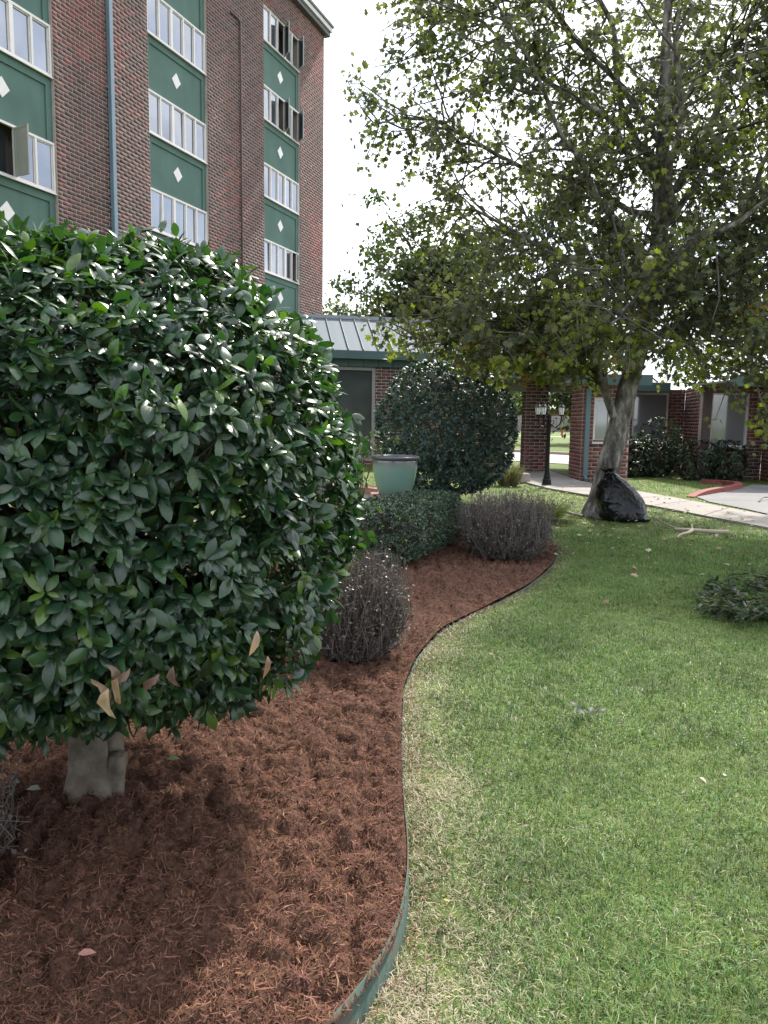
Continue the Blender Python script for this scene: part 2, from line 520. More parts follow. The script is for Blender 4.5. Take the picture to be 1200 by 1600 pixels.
# ------------------------------------------------------------------ leaves
def leaf_template(kind):
    """unit leaf: base at the origin, tip at +Y 1, upper side +Z. Returns verts, quads/tris"""
    if kind == 'holly':
        t = np.array([0, .15, .38, .62, .84, 1.0])
        w = np.array([.02, .135, .215, .205, .12, 0.0])
        spike = np.array([0, 0.0, .010, .018, .004, 0])
        z = np.array([0, .03, .055, .05, .01, -.05])
        V = []
        for k in range(len(t)):
            V += [(-w[k] - spike[k], t[k], z[k] - w[k] * .34 + spike[k] * .8), (0, t[k], z[k]), (w[k] + spike[k], t[k], z[k] - w[k] * .34 + spike[k] * .8)]
        F = []
        for k in range(len(t) - 1):
            b = 3 * k
            F += [(b, b + 1, b + 4, b + 3), (b + 1, b + 2, b + 5, b + 4)]
        return np.array(V), np.array(F)
    if kind == 'oval':                       # small box-hedge / laurel leaf, folded along the rib
        V = [(0, 0, 0), (-.22, .35, .07), (0, .4, 0), (.22, .35, .07), (-.17, .72, .04), (0, .75, -.02), (.17, .72, .04), (0, 1, -.1)]
        F = [(0, 2, 1), (0, 3, 2), (1, 2, 5), (1, 5, 4), (2, 3, 6), (2, 6, 5), (4, 5, 7), (5, 6, 7)]
        return np.array(V), np.array(F)
    if kind == 'lobed':                      # broad five-pointed leaf of the lawn tree
        a = np.radians([-90, -8, 20, 50, 72, 90, 108, 130, 160, 188])
        r = np.array([.36, .66, .40, .74, .48, .86, .48, .74, .40, .66])
        V = [(0, .42, .05)]
        for q, s in zip(a, r):
            x, y = s * math.cos(q) * .78, .42 + s * math.sin(q) * .68
            V.append((x, y, -.22 * abs(x) - .10 * max(y - .42, 0)))
        n = len(a)
        F = [(0, 1 + i, 1 + (i + 1) % n) for i in range(n)]
        return np.array(V), np.array(F)
    if kind == 'diamond':                    # cheap clump leaf for far crowns
        return np.array([(0, 0, 0), (-.34, .5, .08), (0, 1, -.05), (.34, .5, .08)]), np.array([(0, 2, 1), (0, 3, 2)])

LT = {k: leaf_template(k) for k in ('holly', 'oval', 'lobed', 'diamond')}

def unit(a):
    return a / (np.linalg.norm(a, axis=-1, keepdims=True) + 1e-9)

def frames(dirv, up):
    """columns X,Y,Z for leaves pointing along dirv with upper side towards up"""
    Y = unit(dirv)
    X = unit(np.cross(Y, up))
    Z = np.cross(X, Y)
    return np.stack([X, Y, Z], -1)           # (N,3,3)

def leaves_mesh(name, kind, pos, R, size, tint, smooth=True, curl=None):
    V, F = LT[kind]
    N = len(pos)
    W = np.broadcast_to(V, (N,) + V.shape).copy()
    if curl is not None:
        W[:, :, 2] -= curl[:, None] * W[:, :, 1] ** 2
    W = np.einsum('nij,nvj->nvi', R, W) * size[:, None, None] + pos[:, None, :]
    nv = len(V)
    FF = (F[None] + (np.arange(N) * nv)[:, None, None]).reshape(-1, F.shape[1])
    T = np.repeat(tint, nv, 0)
    return np_mesh(name, W.reshape(-1, 3), [FF], T, smooth)

def leaf_objects(parent, kind, pos, R, size, tint, mat, name='leaf', curl=None, nvar=24):
    """single leaves as objects; alike ones share mesh data"""
    V, F = LT[kind]
    order = np.argsort(tint[:, 1])
    cl = np.zeros(len(pos)) if curl is None else curl
    groups = np.array_split(order, nvar)
    for g in groups:
        if not len(g): continue
        W = V.copy(); W[:, 2] -= cl[g].mean() * W[:, 1] ** 2
        me = np_mesh(name, W, [F], tint[g].mean(0), True)
        me.materials.append(mat)
        for i in g:
            o = bpy.data.objects.new(name, me)
            COL.objects.link(o)
            o.parent = parent
            m = Matrix(((R[i] * size[i]).tolist()))
            m = m.to_4x4()
            m.translation = Vector(pos[i] - np.array(parent.location))
            o.matrix_basis = m

def pick_near(pos, k, box, depth_key):
    x, y, z = to_px(pos)
    ok = (x > box[0]) & (x < box[2]) & (y > box[1]) & (y < box[3]) & (z > 0)
    idx = np.where(ok)[0]
    idx = idx[np.argsort(depth_key[idx])][:k]
    m = np.zeros(len(pos), bool); m[idx] = True
    return m

def rand_unit(n):
    return unit(rng.normal(size=(n, 3)))

# ------------------------------------------------------------------ ground: lawn, planting bed, walk, car park
EDGE = np.array([(-1.0, 0.5), (-0.62, 1.1), (-0.25, 1.6), (-0.075, 1.86), (0.05, 2.1), (0.105, 2.35), (0.11, 2.64), (0.10, 3.07), (0.11, 3.73),
                 (0.13, 4.37), (0.23, 4.98), (0.45, 5.7), (0.89, 6.42), (1.44, 7.34), (1.94, 8.54), (2.22, 9.64), (2.20, 10.3), (1.9, 11.0)])
_ys = np.linspace(0.5, 11.0, 420)
_xs = np.interp(_ys, EDGE[:, 1], EDGE[:, 0])
_k = np.hanning(27); _k /= _k.sum()
_xs = np.convolve(np.pad(_xs, 13, mode='edge'), _k, 'valid')
def edge_x(y): return np.interp(y, _ys, _xs)
EDGE_S = np.stack([_xs, _ys], 1)
def edge_dist(x, y):
    """distance to the edging (coarse samples)"""
    E = EDGE_S[::3]
    d = np.full(np.shape(x), 9.0)
    for e in E:
        d = np.minimum(d, np.hypot(x - e[0], y - e[1]))
    return d

def in_poly(x, y, poly):
    r = np.zeros(np.shape(x), bool)
    p = np.asarray(poly); j = len(p) - 1
    for i in range(len(p)):
        c = ((p[i, 1] > y) != (p[j, 1] > y)) & (x < (p[j, 0] - p[i, 0]) * (y - p[i, 1]) / (p[j, 1] - p[i, 1] + 1e-12) + p[i, 0])
        r ^= c; j = i
    return r

def in_bed(x, y): return (x < edge_x(y)) & (y < 11.0) & (x > -5.0)

def lawn_z(x, y):
    d = np.abs(x - edge_x(y))
    dip = -0.055 * (1 - sstep(2.15, 2.75, y)) * (1 - sstep(0.05, 0.55, d))
    dip2 = -0.012 * sstep(6.4, 7.4, y) * (1 - sstep(0.05, 0.5, d)) * (y < 11)
    z = dip + dip2 + 0.012 * (vnoise(x * 2.1, y * 2.1, 3) - .5) + 0.02 * (vnoise(x * .5, y * .5, 5) - .5)
    return np.where(in_bed(x, y), -0.07, z)

WALK_N = [(3.35, 24.6), (3.53, 22.4), (3.60, 19.2), (3.80, 17.8), (4.32, 16.3), (5.04, 14.4), (5.83, 11.5), (6.3, 9.3), (6.6, 6.5)]
WALK_F = [(5.3, 24.6), (5.14, 23.8), (5.14, 20.0), (5.40, 18.6), (5.80, 17.2), (6.20, 15.4), (6.62, 13.0), (7.1, 9.6), (7.5, 6.5)]
WALK = WALK_N + WALK_F[::-1]
LOT = [(6.55, 15.4), (6.72, 14.2), (6.80, 12.9), (7.3, 9.6), (7.7, 6.5), (24, 6.5), (24, 19.7), (10.2, 19.7), (9.55, 19.9), (9.05, 19.2), (8.13, 18.0), (7.37, 17.3), (6.72, 16.6)]
ROAD = [(-30, 56), (0.5, 35.0), (5.6, 29.2), (9.0, 26.2), (14, 22.6), (40, 8), (46, 17), (16, 30), (9.5, 34.5), (5.0, 40.0), (-28, 66)]

def sheet(name, poly, z, mat, depth=0.0):
    n = len(poly)
    V = [(x, y, z) for x, y in poly]
    F = [tuple(range(n))]
    if depth:
        V += [(x, y, z - depth) for x, y in poly]
        F += [(i, i + n, (i + 1) % n + n, (i + 1) % n) for i in range(n)]
    me = bpy.data.meshes.new(name)
    me.from_pydata(V, [], F)
    me.update()
    if me.polygons[0].normal.z < 0:
        me.flip_normals()
    o = link(name, me, mat)
    o['kind'] = 'structure'
    return o

gx = np.concatenate([[-900, -300, -100, -40, -20, -12], np.arange(-7, 11, 0.1), [11.5, 12.5, 14, 18, 25, 40, 100, 300, 900]])
gy = np.concatenate([[-300, -60, -10, -2], np.arange(0, 13, 0.08), np.arange(13, 24, .4), [26, 30, 36, 45, 60, 80, 120, 200, 400, 1200]])
GX, GY = np.meshgrid(gx, gy)
GZ = lawn_z(GX, GY)
nx, ny = len(gx), len(gy)
ii = (np.arange(ny - 1)[:, None] * nx + np.arange(nx - 1)[None]).ravel()
lawn = link('lawn_ground', np_mesh('lawn_ground', np.stack([GX, GY, GZ], -1).reshape(-1, 3), [np.stack([ii, ii + 1, ii + nx + 1, ii + nx], 1)], smooth=True), M['lawn'])
lawn['kind'] = 'structure'

sheet('road', ROAD, 0.018, M['road'])
sheet('car_park', LOT, 0.022, M['asphalt'])
walk = sheet('footpath', WALK, 0.04, M['concrete'], 0.10)
# expansion joints sawn across the footpath
jm = MB()
for k in range(len(WALK_N) - 1):
    for t in (0.0, 0.5):
        a = np.array(WALK_N[k]) * (1 - t) + np.array(WALK_N[k + 1]) * t
        b = np.array(WALK_F[k]) * (1 - t) + np.array(WALK_F[k + 1]) * t
        dd = (b - a) / np.linalg.norm(b - a); nn = np.array([-dd[1], dd[0]]) * 0.007
        jm.add([(*(a + nn), 0.0425), (*(b + nn), 0.0425), (*(b - nn), 0.0425), (*(a - nn), 0.0425)], [(0, 1, 2, 3)])
jm.build('joint', M['soil'], walk)
# strip of pale paving far across the road, and its kerb
sheet('far_path', [(-60, 92), (10, 76), (60, 62), (60, 65), (10, 80), (-60, 97)], 0.02, M['concrete'])
kb = MB()
for (a, b) in (((-28, 66), (5.0, 40.0)), ((5.0, 40.0), (9.5, 34.5)), ((9.5, 34.5), (16, 30)), ((16, 30), (46, 17))):
    a, b = np.array(a), np.array(b); c = (a + b) / 2; L = np.linalg.norm(b - a)
    kb.box((c[0], c[1], 0.07), (L, 0.3, 0.14), rz=math.atan2(b[1] - a[1], b[0] - a[0]))
ko = kb.build('road_kerb', M['stone']); ko['kind'] = 'structure'

# red painted kerb round the car-park island
def strip_box(pts, w, h0, h1, mb, tint=(1, 1, 1)):
    P = np.array(pts, float)
    T = np.gradient(P, axis=0); T /= np.linalg.norm(T, axis=1)[:, None]
    Nn = np.stack([-T[:, 1], T[:, 0]], 1) * w / 2
    h1 = np.broadcast_to(h1, (len(P),))
    V = []
    for p, q, t in zip(P, Nn, h1):
        V += [(*(p - q), h0), (*(p - q * .85), t), (*(p + q * .85), t), (*(p + q), h0)]
    F = []
    for k in range(len(P) - 1):
        b = 4 * k
        F += [(b, b + 1, b + 5, b + 4), (b + 1, b + 2, b + 6, b + 5), (b + 2, b + 3, b + 7, b + 6)]
    F += [(3, 2, 1, 0), tuple(4 * (len(P) - 1) + i for i in range(4))]
    return mb.add(V, F, tint)
ck = strip_box([(6.55, 16.35), (6.75, 16.6), (7.1, 17.0), (7.5, 17.45), (8.0, 17.95), (8.5, 18.55), (8.85, 19.1), (8.98, 19.6), (8.85, 20.1), (8.5, 20.5)], 0.2, -0.02, [0.03, .07, .11, .12, .12, .12, .12, .12, .11, .09], MB())
tag(ck.build('red_kerb', M['red_paint']), 'red painted concrete kerb curving round the grass island by the car park', 'kerb')

# planting bed
def mulch_z(x, y):
    z = 0.030 + 0.05 * (vnoise(x * 1.3, y * 1.3, 1) - .5)
    c1 = np.abs(vnoise(x * 7.5, y * 7.5, 9) - .5) * 2; c2 = np.abs(vnoise(x * 16, y * 16, 4) - .5) * 2
    z = z - 0.055 * (1 - c1) ** 3 - 0.036 * (1 - c2) ** 3 + 0.03 * (vnoise(x * 11, y * 11, 2) - .4) + 0.018 * (vnoise(x * 37, y * 37, 6) - .5)
    d = np.hypot(x + 1.2, y - 3.08)
    z = z + 0.03 * np.exp(-(d / 0.42) ** 2)
    e = edge_x(y) - x
    return np.where(e < 0.10, z * sstep(-.02, 0.10, e) + 0.028 * (1 - sstep(-.02, .10, e)), z)
mu = np.concatenate([np.arange(0, 2.3, 0.0165), np.arange(2.3, 5.0, 0.09)])
my = np.concatenate([np.arange(0.9, 5.2, 0.0175), np.arange(5.2, 11.05, 0.042)])
MU, MY = np.meshgrid(mu, my)
MX = edge_x(MY) - 0.006 - MU
MZ = mulch_z(MX, MY)
nx, ny = len(mu), len(my)
ii = (np.arange(ny - 1)[:, None] * nx + np.arange(nx - 1)[None]).ravel()
bed = link('mulch_bed', np_mesh('mulch_bed', np.stack([MX, MY, MZ], -1).reshape(-1, 3), [np.stack([ii, ii + nx, ii + nx + 1, ii + 1], 1)], smooth=True), M['mulch'])
tag(bed, kind='structure')

# shredded bark lying on it
def fibres(n, y0, y1, xlim, lmin, lmax, wid, lift):
    y = y0 + (y1 - y0) * rng.random(n) ** 1.15
    x = edge_x(y) - 0.01 - rng.random(n) ** 1.0 * (np.minimum(xlim + edge_x(y), 0.62 * y + 0.5 + edge_x(y)))
    L = rng.uniform(lmin, lmax, n) * rng.uniform(.5, 1, n); w = wid * rng.uniform(.4, 1.2, n)
    z = mulch_z(x, y) + rng.uniform(0.0, lift, n)
    az = rng.uniform(0, 2 * PI, n); el = rng.normal(0, 0.38, n)
    d = np.stack([np.cos(az) * np.cos(el), np.sin(az) * np.cos(el), np.sin(el)], 1)
    s = np.stack([-np.sin(az), np.cos(az), rng.normal(0, .5, n)], 1); s = unit(s)
    bend = rng.normal(0, .35, (n, 1)) * L[:, None] * np.stack([-np.sin(az), np.cos(az), np.abs(rng.normal(0, .8, n))], 1)
    c = np.stack([x, y, z], 1)
    p0 = c - d * L[:, None] / 2; p1 = c + bend * .5; p2 = c + d * L[:, None] / 2
    W = s * w[:, None] / 2
    V = np.stack([p0 - W * .5, p0 + W * .5, p1 - W, p1 + W, p2 - W * .4, p2 + W * .4], 1).reshape(-1, 3)
    b = np.arange(n) * 6
    F = np.concatenate([np.stack([b, b + 1, b + 3, b + 2], 1), np.stack([b + 2, b + 3, b + 5, b + 4], 1)])
    base = np.array([0.166, 0.081, 0.054])
    k = rng.random(n)
    t = base * rng.uniform(.35, 1.35, (n, 1)) * np.stack([np.ones(n), rng.uniform(.85, 1.15, n), rng.uniform(.8, 1.2, n)], 1)
    pale = k > .985
    t[pale] = np.array([0.36, 0.22, 0.13]) * rng.uniform(.6, 1.15, (pale.sum(), 1))
    return V, F, np.repeat(t, 6, 0)
fb = NP()
for args in ((74000, 1.2, 4.6, 3.0, .012, .055, .0036, .014), (14000, 1.2, 4.6, 3.0, .02, .075, .006, .016), (26000, 4.4, 10.9, 3.2, .03, .09, .007, .018)):
    V, F, T = fibres(*args)
    fb.add(V, F, T)
n = 1500                                              # shreds kicked over the edging on to the grass
V, F, T = fibres(n, 1.6, 8.5, 3.0, .012, .05, .004, .01)
y = rng.uniform(1.7, 8.5, n); x = edge_x(y) + .01 + np.abs(rng.normal(0, .07, n))
V = V.reshape(n, 6, 3); V = V - V.mean(1, keepdims=True) + np.stack([x, y, lawn_z(x, y) + .022], 1)[:, None]
fb.add(V.reshape(-1, 3), F, T)
tag(link('shredded_mulch', fb.mesh('shredded_mulch'), M['mulch_fibre']), 'reddish brown shredded bark mulch covering the planting bed', 'mulch', kind='stuff')

# green metal edging between bed and lawn
P = EDGE_S[(EDGE_S[:, 1] > 1.0) & (EDGE_S[:, 1] < 10.4)]
top = 0.026 + 0.016 * (1 - sstep(2.2, 2.8, P[:, 1])) - 0.026 * sstep(2.75, 3.5, P[:, 1]) + 0.006 * sstep(6.3, 7.5, P[:, 1]) + 0.006 * np.sin(P[:, 1] * 5.3)
T = np.gradient(P, axis=0); T /= np.linalg.norm(T, axis=1)[:, None]
Nn = np.stack([T[:, 1], -T[:, 0]], 1)
lean = 0.018 * (1 - sstep(2.1, 2.8, P[:, 1]))
rows = [(-.002 + lean * 0, -.09), (-.002 - lean, top), (.003 - lean, top), (.003 + lean * .6, -.09)]
V = np.stack([np.concatenate([P + Nn * np.broadcast_to(o, (len(P),))[:, None], np.broadcast_to(z, (len(P),))[:, None]], 1) for o, z in rows], 1)
b = np.arange(len(P) - 1) * 4
F = np.concatenate([np.stack([b + k, b + k + 4, b + k + 5, b + k + 1], 1) for k in range(3)])
tag(link('lawn_edging', np_mesh('lawn_edging', V.reshape(-1, 3), [F]), M['edging']), 'weathered green metal edging strip between mulch bed and lawn', 'edging')

# ------------------------------------------------------------------ grass
def blades(n, y0, y1, hmin, hmax, wid, seg, pw=1.0):
    y = y0 + (y1 - y0) * rng.random(n) ** pw
    xl = np.where(y < 11.0, edge_x(y) + .006, -0.6 * y - .3)
    xr = 0.56 * y + 0.8
    x = xl + (xr - xl) * rng.random(n)
    nt = n // 9                                        # gather the blades into tufts
    ti = rng.integers(nt, size=n)
    loose = rng.random(n) < .42
    ox, oy = rng.normal(0, 1, n), rng.normal(0, 1, n)
    rt = .010 + .0022 * y
    x = np.where(loose, x, x[ti] + ox * rt); y = np.where(loose, y, y[ti] + oy * rt)
    az0 = np.where(loose | (rng.random(n) < .3), rng.uniform(0, 2 * PI, n), np.arctan2(oy, ox) + rng.normal(0, .5, n))
    tone_t = rng.uniform(.62, 1.38, nt)[ti]; tall_t = (rng.uniform(.55, 1.45, nt) * np.where(rng.random(nt) < .05, 1.6, 1.0))[ti]
    keep = (x > np.where(y < 11.0, edge_x(y) + .004, -99)) & ~in_poly(x, y, WALK) & ~in_poly(x, y, LOT) & ~((np.hypot(x - 3.65, y - 12.9) < 0.28))
    x, y, az0, tone_t, tall_t = x[keep], y[keep], az0[keep], tone_t[keep], tall_t[keep]; n = len(x)
    ed = edge_dist(x, y)
    nz = vnoise(x * 3.1, y * 3.1, 11); nz2 = vnoise(x * 9, y * 9, 21); nz3 = vnoise(x * .8, y * .8, 31)
    dry = np.exp(-(ed / (0.13 + .22 * nz3)) ** 1.6) * (1 - .6 * sstep(4.6, 7.5, y)) * 1.15
    bare = (nz2 > .60) & (ed < .22) & (rng.random(n) < .75)
    dryp = np.clip(dry * (0.4 + 1.1 * nz) + 0.022 + .12 * sstep(.60, .88, nz * .6 + nz3 * .5), 0, .96)
    isdry = rng.random(n) < dryp
    h = rng.uniform(hmin, hmax, n) * tall_t * (.65 + .7 * nz3) * np.where(isdry, .75, 1.0)
    h = np.where(bare, h * .3, h)
    g = np.array([0.094, 0.165, 0.047]) * rng.uniform(.55, 1.5, (n, 1)) * (0.8 + .45 * nz[:, None]) * tone_t[:, None]
    g[:, 0] *= rng.uniform(.75, 1.35, n)
    s = np.array([0.40, 0.345, 0.235]) * rng.uniform(.45, 1.2, (n, 1))
    t = np.where(isdry[:, None], s, g)
    az = az0; el = np.where(isdry, rng.normal(.35, .3, n), rng.normal(.85, .32, n))
    el = np.clip(el, .05, 1.5)
    d0 = np.stack([np.cos(az) * np.cos(el), np.sin(az) * np.cos(el), np.sin(el)], 1)
    el2 = np.clip(el - rng.uniform(.2, 1.0, n), -.2, 1.4)
    a2 = az + rng.normal(0, .4, n)
    d1 = np.stack([np.cos(a2) * np.cos(el2), np.sin(a2) * np.cos(el2), np.sin(el2)], 1)
    side = np.stack([-np.sin(az), np.cos(az), np.zeros(n)], 1)
    w = (wid * rng.uniform(.6, 1.3, n))[:, None] / 2
    p0 = np.stack([x, y, lawn_z(x, y) - .004 + np.where(isdry, rng.uniform(0, .012, n), 0)], 1)
    hh = h[:, None]
    if seg == 2:
        p1 = p0 + d0 * hh * .55; p2 = p1 + d1 * hh * .5
        V = np.stack([p0 - side * w, p0 + side * w, p1 - side * w * .8, p1 + side * w * .8, p2], 1).reshape(-1, 3)
        b = np.arange(n) * 5
        return V, np.concatenate([np.stack([b, b + 1, b + 3], 1), np.stack([b, b + 3, b + 2], 1), np.stack([b + 2, b + 3, b + 4], 1)]), np.repeat(t, 5, 0)
    p1 = p0 + (d0 * .6 + d1 * .4) * hh
    V = np.stack([p0 - side * w, p0 + side * w, p1], 1).reshape(-1, 3)
    b = np.arange(n) * 3
    return V, np.stack([b, b + 1, b + 2], 1), np.repeat(t, 3, 0)
gr = NP()
gr.add(*blades(88000, 1.5, 3.6, .022, .050, .0030, 2))
gr.add(*blades(88000, 3.6, 6.2, .026, .055, .0042, 2))
gr.add(*blades(105000, 6.2, 10.5, .03, .06, .0075, 1))
gr.add(*blades(75000, 10.5, 21.0, .035, .07, .014, 1))
tag(link('grass', gr.mesh('grass'), M['grass']), 'short mown green lawn grass with straw coloured patches along the edging', 'grass', kind='stuff')

# ------------------------------------------------------------------ brickwork
BL, BH, BJ, BD = 0.305, 0.102, 0.017, 0.05
BRICK_TONES = np.array([(0.150, 0.090, 0.080), (0.125, 0.080, 0.073), (0.165, 0.092, 0.082), (0.19, 0.088, 0.078), (0.28, 0.092, 0.084), (0.235, 0.092, 0.082), (0.110, 0.080, 0.070), (0.25, 0.14, 0.10)])
class Bricks:
    """running-bond courses on vertical faces, in the local space of the thing they belong to"""
    def __init__(s, tone=1.0, redness=None): s.c = []; s.a = []; s.l = []; s.t = []; s.tone = tone; s.red = redness
    def face(s, x0, y0, ang, length, z0, z1, proud=0.004, holes=()):
        ca, sa = math.cos(ang), math.sin(ang)
        n = int(round((z1 - z0) / BH))
        if n < 1: return
        ch = (z1 - z0) / n
        for k in range(n):
            zc = z0 + (k + .5) * ch
            u = -(BL / 2 if k % 2 else 0.0)
            while u < length - .02:
                a, b = max(u, 0), min(u + BL, length)
                u += BL
                if b - a < .05: continue
                segs = [(a, b)]
                for (h0, h1, hz0, hz1) in holes:
                    if zc > hz0 and zc < hz1:
                        ns = []
                        for (p, q) in segs:
                            if h0 <= p and h1 >= q: continue
                            if h1 <= p or h0 >= q: ns.append((p, q)); continue
                            if p < h0: ns.append((p, h0))
                            if q > h1: ns.append((h1, q))
                        segs = ns
                for (p, q) in segs:
                    if q - p < .04: continue
                    m = (p + q) / 2
                    off = proud - BD / 2
                    s.c.append((x0 + ca * m + sa * off, y0 + sa * m - ca * off, zc)); s.a.append(ang); s.l.append(q - p - BJ)
                    w = vnoise(m * .55 + x0 * 3.1, zc * .45, 2.5 + x0) + .25 * (rng.random() - .5)
                    if s.red is not None: w = w + s.red
                    i = rng.choice([4, 5, 3, 5, 7] if w > .66 else ([3, 2, 5, 0] if w > .55 else [0, 1, 2, 6, 0, 1, 2, 3]))
                    s.t.append(BRICK_TONES[i] * rng.uniform(.64, .98) * s.tone)
    def build(s, parent, k_single, box, mw):
        C = np.array(s.c); A = np.array(s.a); L = np.array(s.l); T = np.array(s.t)
        W = (np.array(mw) @ np.concatenate([C, np.ones((len(C), 1))], 1).T).T[:, :3]
        single = np.zeros(len(C), bool)
        full = L > BL - BJ - .002
        if k_single:
            x, y, z = to_px(W)
            ok = full & (x > box[0]) & (x < box[2]) & (y > box[1]) & (y < box[3])
            idx = np.where(ok)[0]; idx = idx[np.argsort(z[idx])][:k_single]
            single[idx] = True
        U = np.array([(-.5, -.5, -.5), (.5, -.5, -.5), (.5, .5, -.5), (-.5, .5, -.5), (-.5, -.5, .5), (.5, -.5, .5), (.5, .5, .5), (-.5, .5, .5)])
        Fb = np.array([(4, 5, 6, 7), (3, 2, 1, 0), (0, 1, 5, 4), (1, 2, 6, 5), (3, 0, 4, 7)])
        r = ~single
        n = r.sum()
        jit = rng.uniform(-.001, .001, (n, 1))
        D = np.stack([L[r], np.full(n, BD), np.full(n, BH - BJ)], 1)
        V = U[None] * D[:, None]
        ca, sa = np.cos(A[r])[:, None], np.sin(A[r])[:, None]
        yy = V[:, :, 1] + jit
        V = np.stack([V[:, :, 0] * ca - yy * sa, V[:, :, 0] * sa + yy * ca, V[:, :, 2]], -1) + C[r][:, None]
        F = (Fb[None] + (np.arange(n) * 8)[:, None, None]).reshape(-1, 4)
        o = link('brickwork', np_mesh('brickwork', V.reshape(-1, 3), [F], np.repeat(T[r], 8, 0)), M['brick'], parent)
        o['kind'] = 'stuff'
        idx = np.where(single)[0]
        if len(idx):
            idx = idx[np.argsort(T[idx, 0] - 1.5 * T[idx, 1])]
            for g in np.array_split(idx, 24):
                if not len(g): continue
                me = np_mesh('brick', U * np.array([BL - BJ, BD, BH - BJ]), [Fb], T[g].mean(0))
                me.materials.append(M['brick'])
                for i in g:
                    b = bpy.data.objects.new('brick', me)
                    COL.objects.link(b); b.parent = parent
                    b.location = C[i]; b.rotation_euler = (0, 0, A[i])

# ------------------------------------------------------------------ the tall brick building
TB_ANG = math.radians(90 - 20.363)
TB = empty('apartment_building', (-8.004, 19.358, 0), TB_ANG)
tag(TB, 'tall dark brick apartment building with green panels between rows of windows', 'building')
TBW = Matrix.Translation(TB.location) @ Matrix.Rotation(TB_ANG, 4, 'Z')
BAYS = [(-2.92, 0.0, 3), (3.59, 6.51, 2), (10.11, 12.96, 3)]      # start, end, lights left of the wide mullion
PIERS = [(-6.6, -2.92), (0.0, 3.59), (6.51, 10.11), (12.96, 15.12)]
FLOOR, SILL3, WINH, TOPZ = 2.65, 6.843, 1.173, 17.05
REC = 0.07
m = MB()
for a, b in PIERS: m.box(((a + b) / 2, 0.2, TOPZ / 2), (b - a, 0.4, TOPZ))
HEAD0 = SILL3 + 3 * FLOOR + WINH
for a, b, _ in BAYS: m.box(((a + b) / 2, 0.2, (HEAD0 + TOPZ) / 2), (b - a, 0.4, TOPZ - HEAD0))
m.box((4.26, 7.6, TOPZ / 2), (21.7, 14.0, TOPZ))
m.build('wall', M['mortar'], TB)
bk = Bricks()
for a, b in PIERS:
    bk.face(a, 0, 0, b - a, 0.0, TOPZ)
for a, b, _ in BAYS:
    bk.face(a, 0, 0, b - a, HEAD0, TOPZ)
bk.build(TB, 300, (88, 0, 324, 345), TBW)

def window_unit(parent, a, b, z0, left_n, opens=(), depth=REC, pale=False):
    """five lights with a wide mullion; opens: {light: angle} casements swung outwards"""
    W = b - a; H = WINH; t = 0.055
    f = MB(); y = depth
    f.box(((a + b) / 2, y, z0 + t / 2 + .002), (W, .07, t)); f.box(((a + b) / 2, y, z0 + H - t / 2), (W, .07, t))
    f.box((a + t / 2, y, z0 + H / 2), (t, .068, H - 2 * t)); f.box((b - t / 2, y, z0 + H / 2), (t, .068, H - 2 * t))
    mw = 0.11
    lw = (W - 2 * t - mw - 3 * .06) / 5
    xs = []; x = a + t
    for k in range(5):
        xs.append((x, x + lw)); x += lw
        if k == 4: break
        w = mw if k == left_n - 1 else .06
        f.box((x + w / 2, y, z0 + H / 2), (w, .066, H - 2 * t)); x += w
    f.box(((a + b) / 2, y - .045, z0 - .012), (W - .01, .05, .024))
    o = f.build('window', M['window_frame'], parent)
    for k, (p, q) in enumerate(xs):
        zc, hh = z0 + H / 2, H - 2 * t
        if k in opens:
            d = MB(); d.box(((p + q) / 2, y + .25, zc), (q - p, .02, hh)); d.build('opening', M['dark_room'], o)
            ang = opens[k]
            sm = MB()
            L = q - p; st = .045
            hx, hy = (q, y - .04) if ang > 0 else (p, y - .04)
            sg = -1 if ang > 0 else 1
            aa = -abs(ang)
            def put(u0, u1, v0, v1, th, mbb):
                uc = (u0 + u1) / 2
                cx = hx + sg * uc * math.cos(aa); cy = hy + uc * math.sin(aa)
                mbb.box((cx, cy, (v0 + v1) / 2), (u1 - u0, th, v1 - v0), rz=sg * aa)
            put(0, L, z0 + t, z0 + t + st, .035, sm); put(0, L, z0 + H - t - st, z0 + H - t, .035, sm)
            put(0, st, z0 + t + st, z0 + H - t - st, .034, sm); put(L - st, L, z0 + t + st, z0 + H - t - st, .034, sm)
            sm.build('open_sash', M['sash_pale' if pale else 'sash_grey'], o)
            gm = MB(); put(st, L - st, z0 + t + st, z0 + H - t - st, .012, gm); gm.build('pane', M['sash_pale' if pale else 'pane'], o)
        else:
            g = MB(); st = .03
            f2 = MB()
            f2.box(((p + q) / 2, y + .012, z0 + t + st / 2), (q - p, .03, st)); f2.box(((p + q) / 2, y + .012, z0 + H - t - st / 2), (q - p, .03, st))
            f2.box((p + st / 2, y + .012, zc), (st, .029, hh - 2 * st)); f2.box((q - st / 2, y + .012, zc), (st, .029, hh - 2 * st))
            f2.build('sash', M['window_frame'], o)
            # float glass is never quite true: each light leans a little its own way
            tw = rng.normal(0, .012, 2)
            V = [(p + st, y + .02 + tw[0] * .3, z0 + t + st), (q - st, y + .02 - tw[0] * .3, z0 + t + st), (q - st, y + .02 + tw[1] * .5 - tw[0] * .3, z0 + H - t - st), (p + st, y + .02 + tw[1] * .5 + tw[0] * .3, z0 + H - t - st)]
            V += [(v[0], v[1] + .006, v[2]) for v in V]
            g.add(V, [(0, 1, 2, 3), (7, 6, 5, 4), (0, 4, 5, 1), (1, 5, 6, 2), (2, 6, 7, 3), (3, 7, 4, 0)])
            g.build('pane', M['pane'], o)
    return o

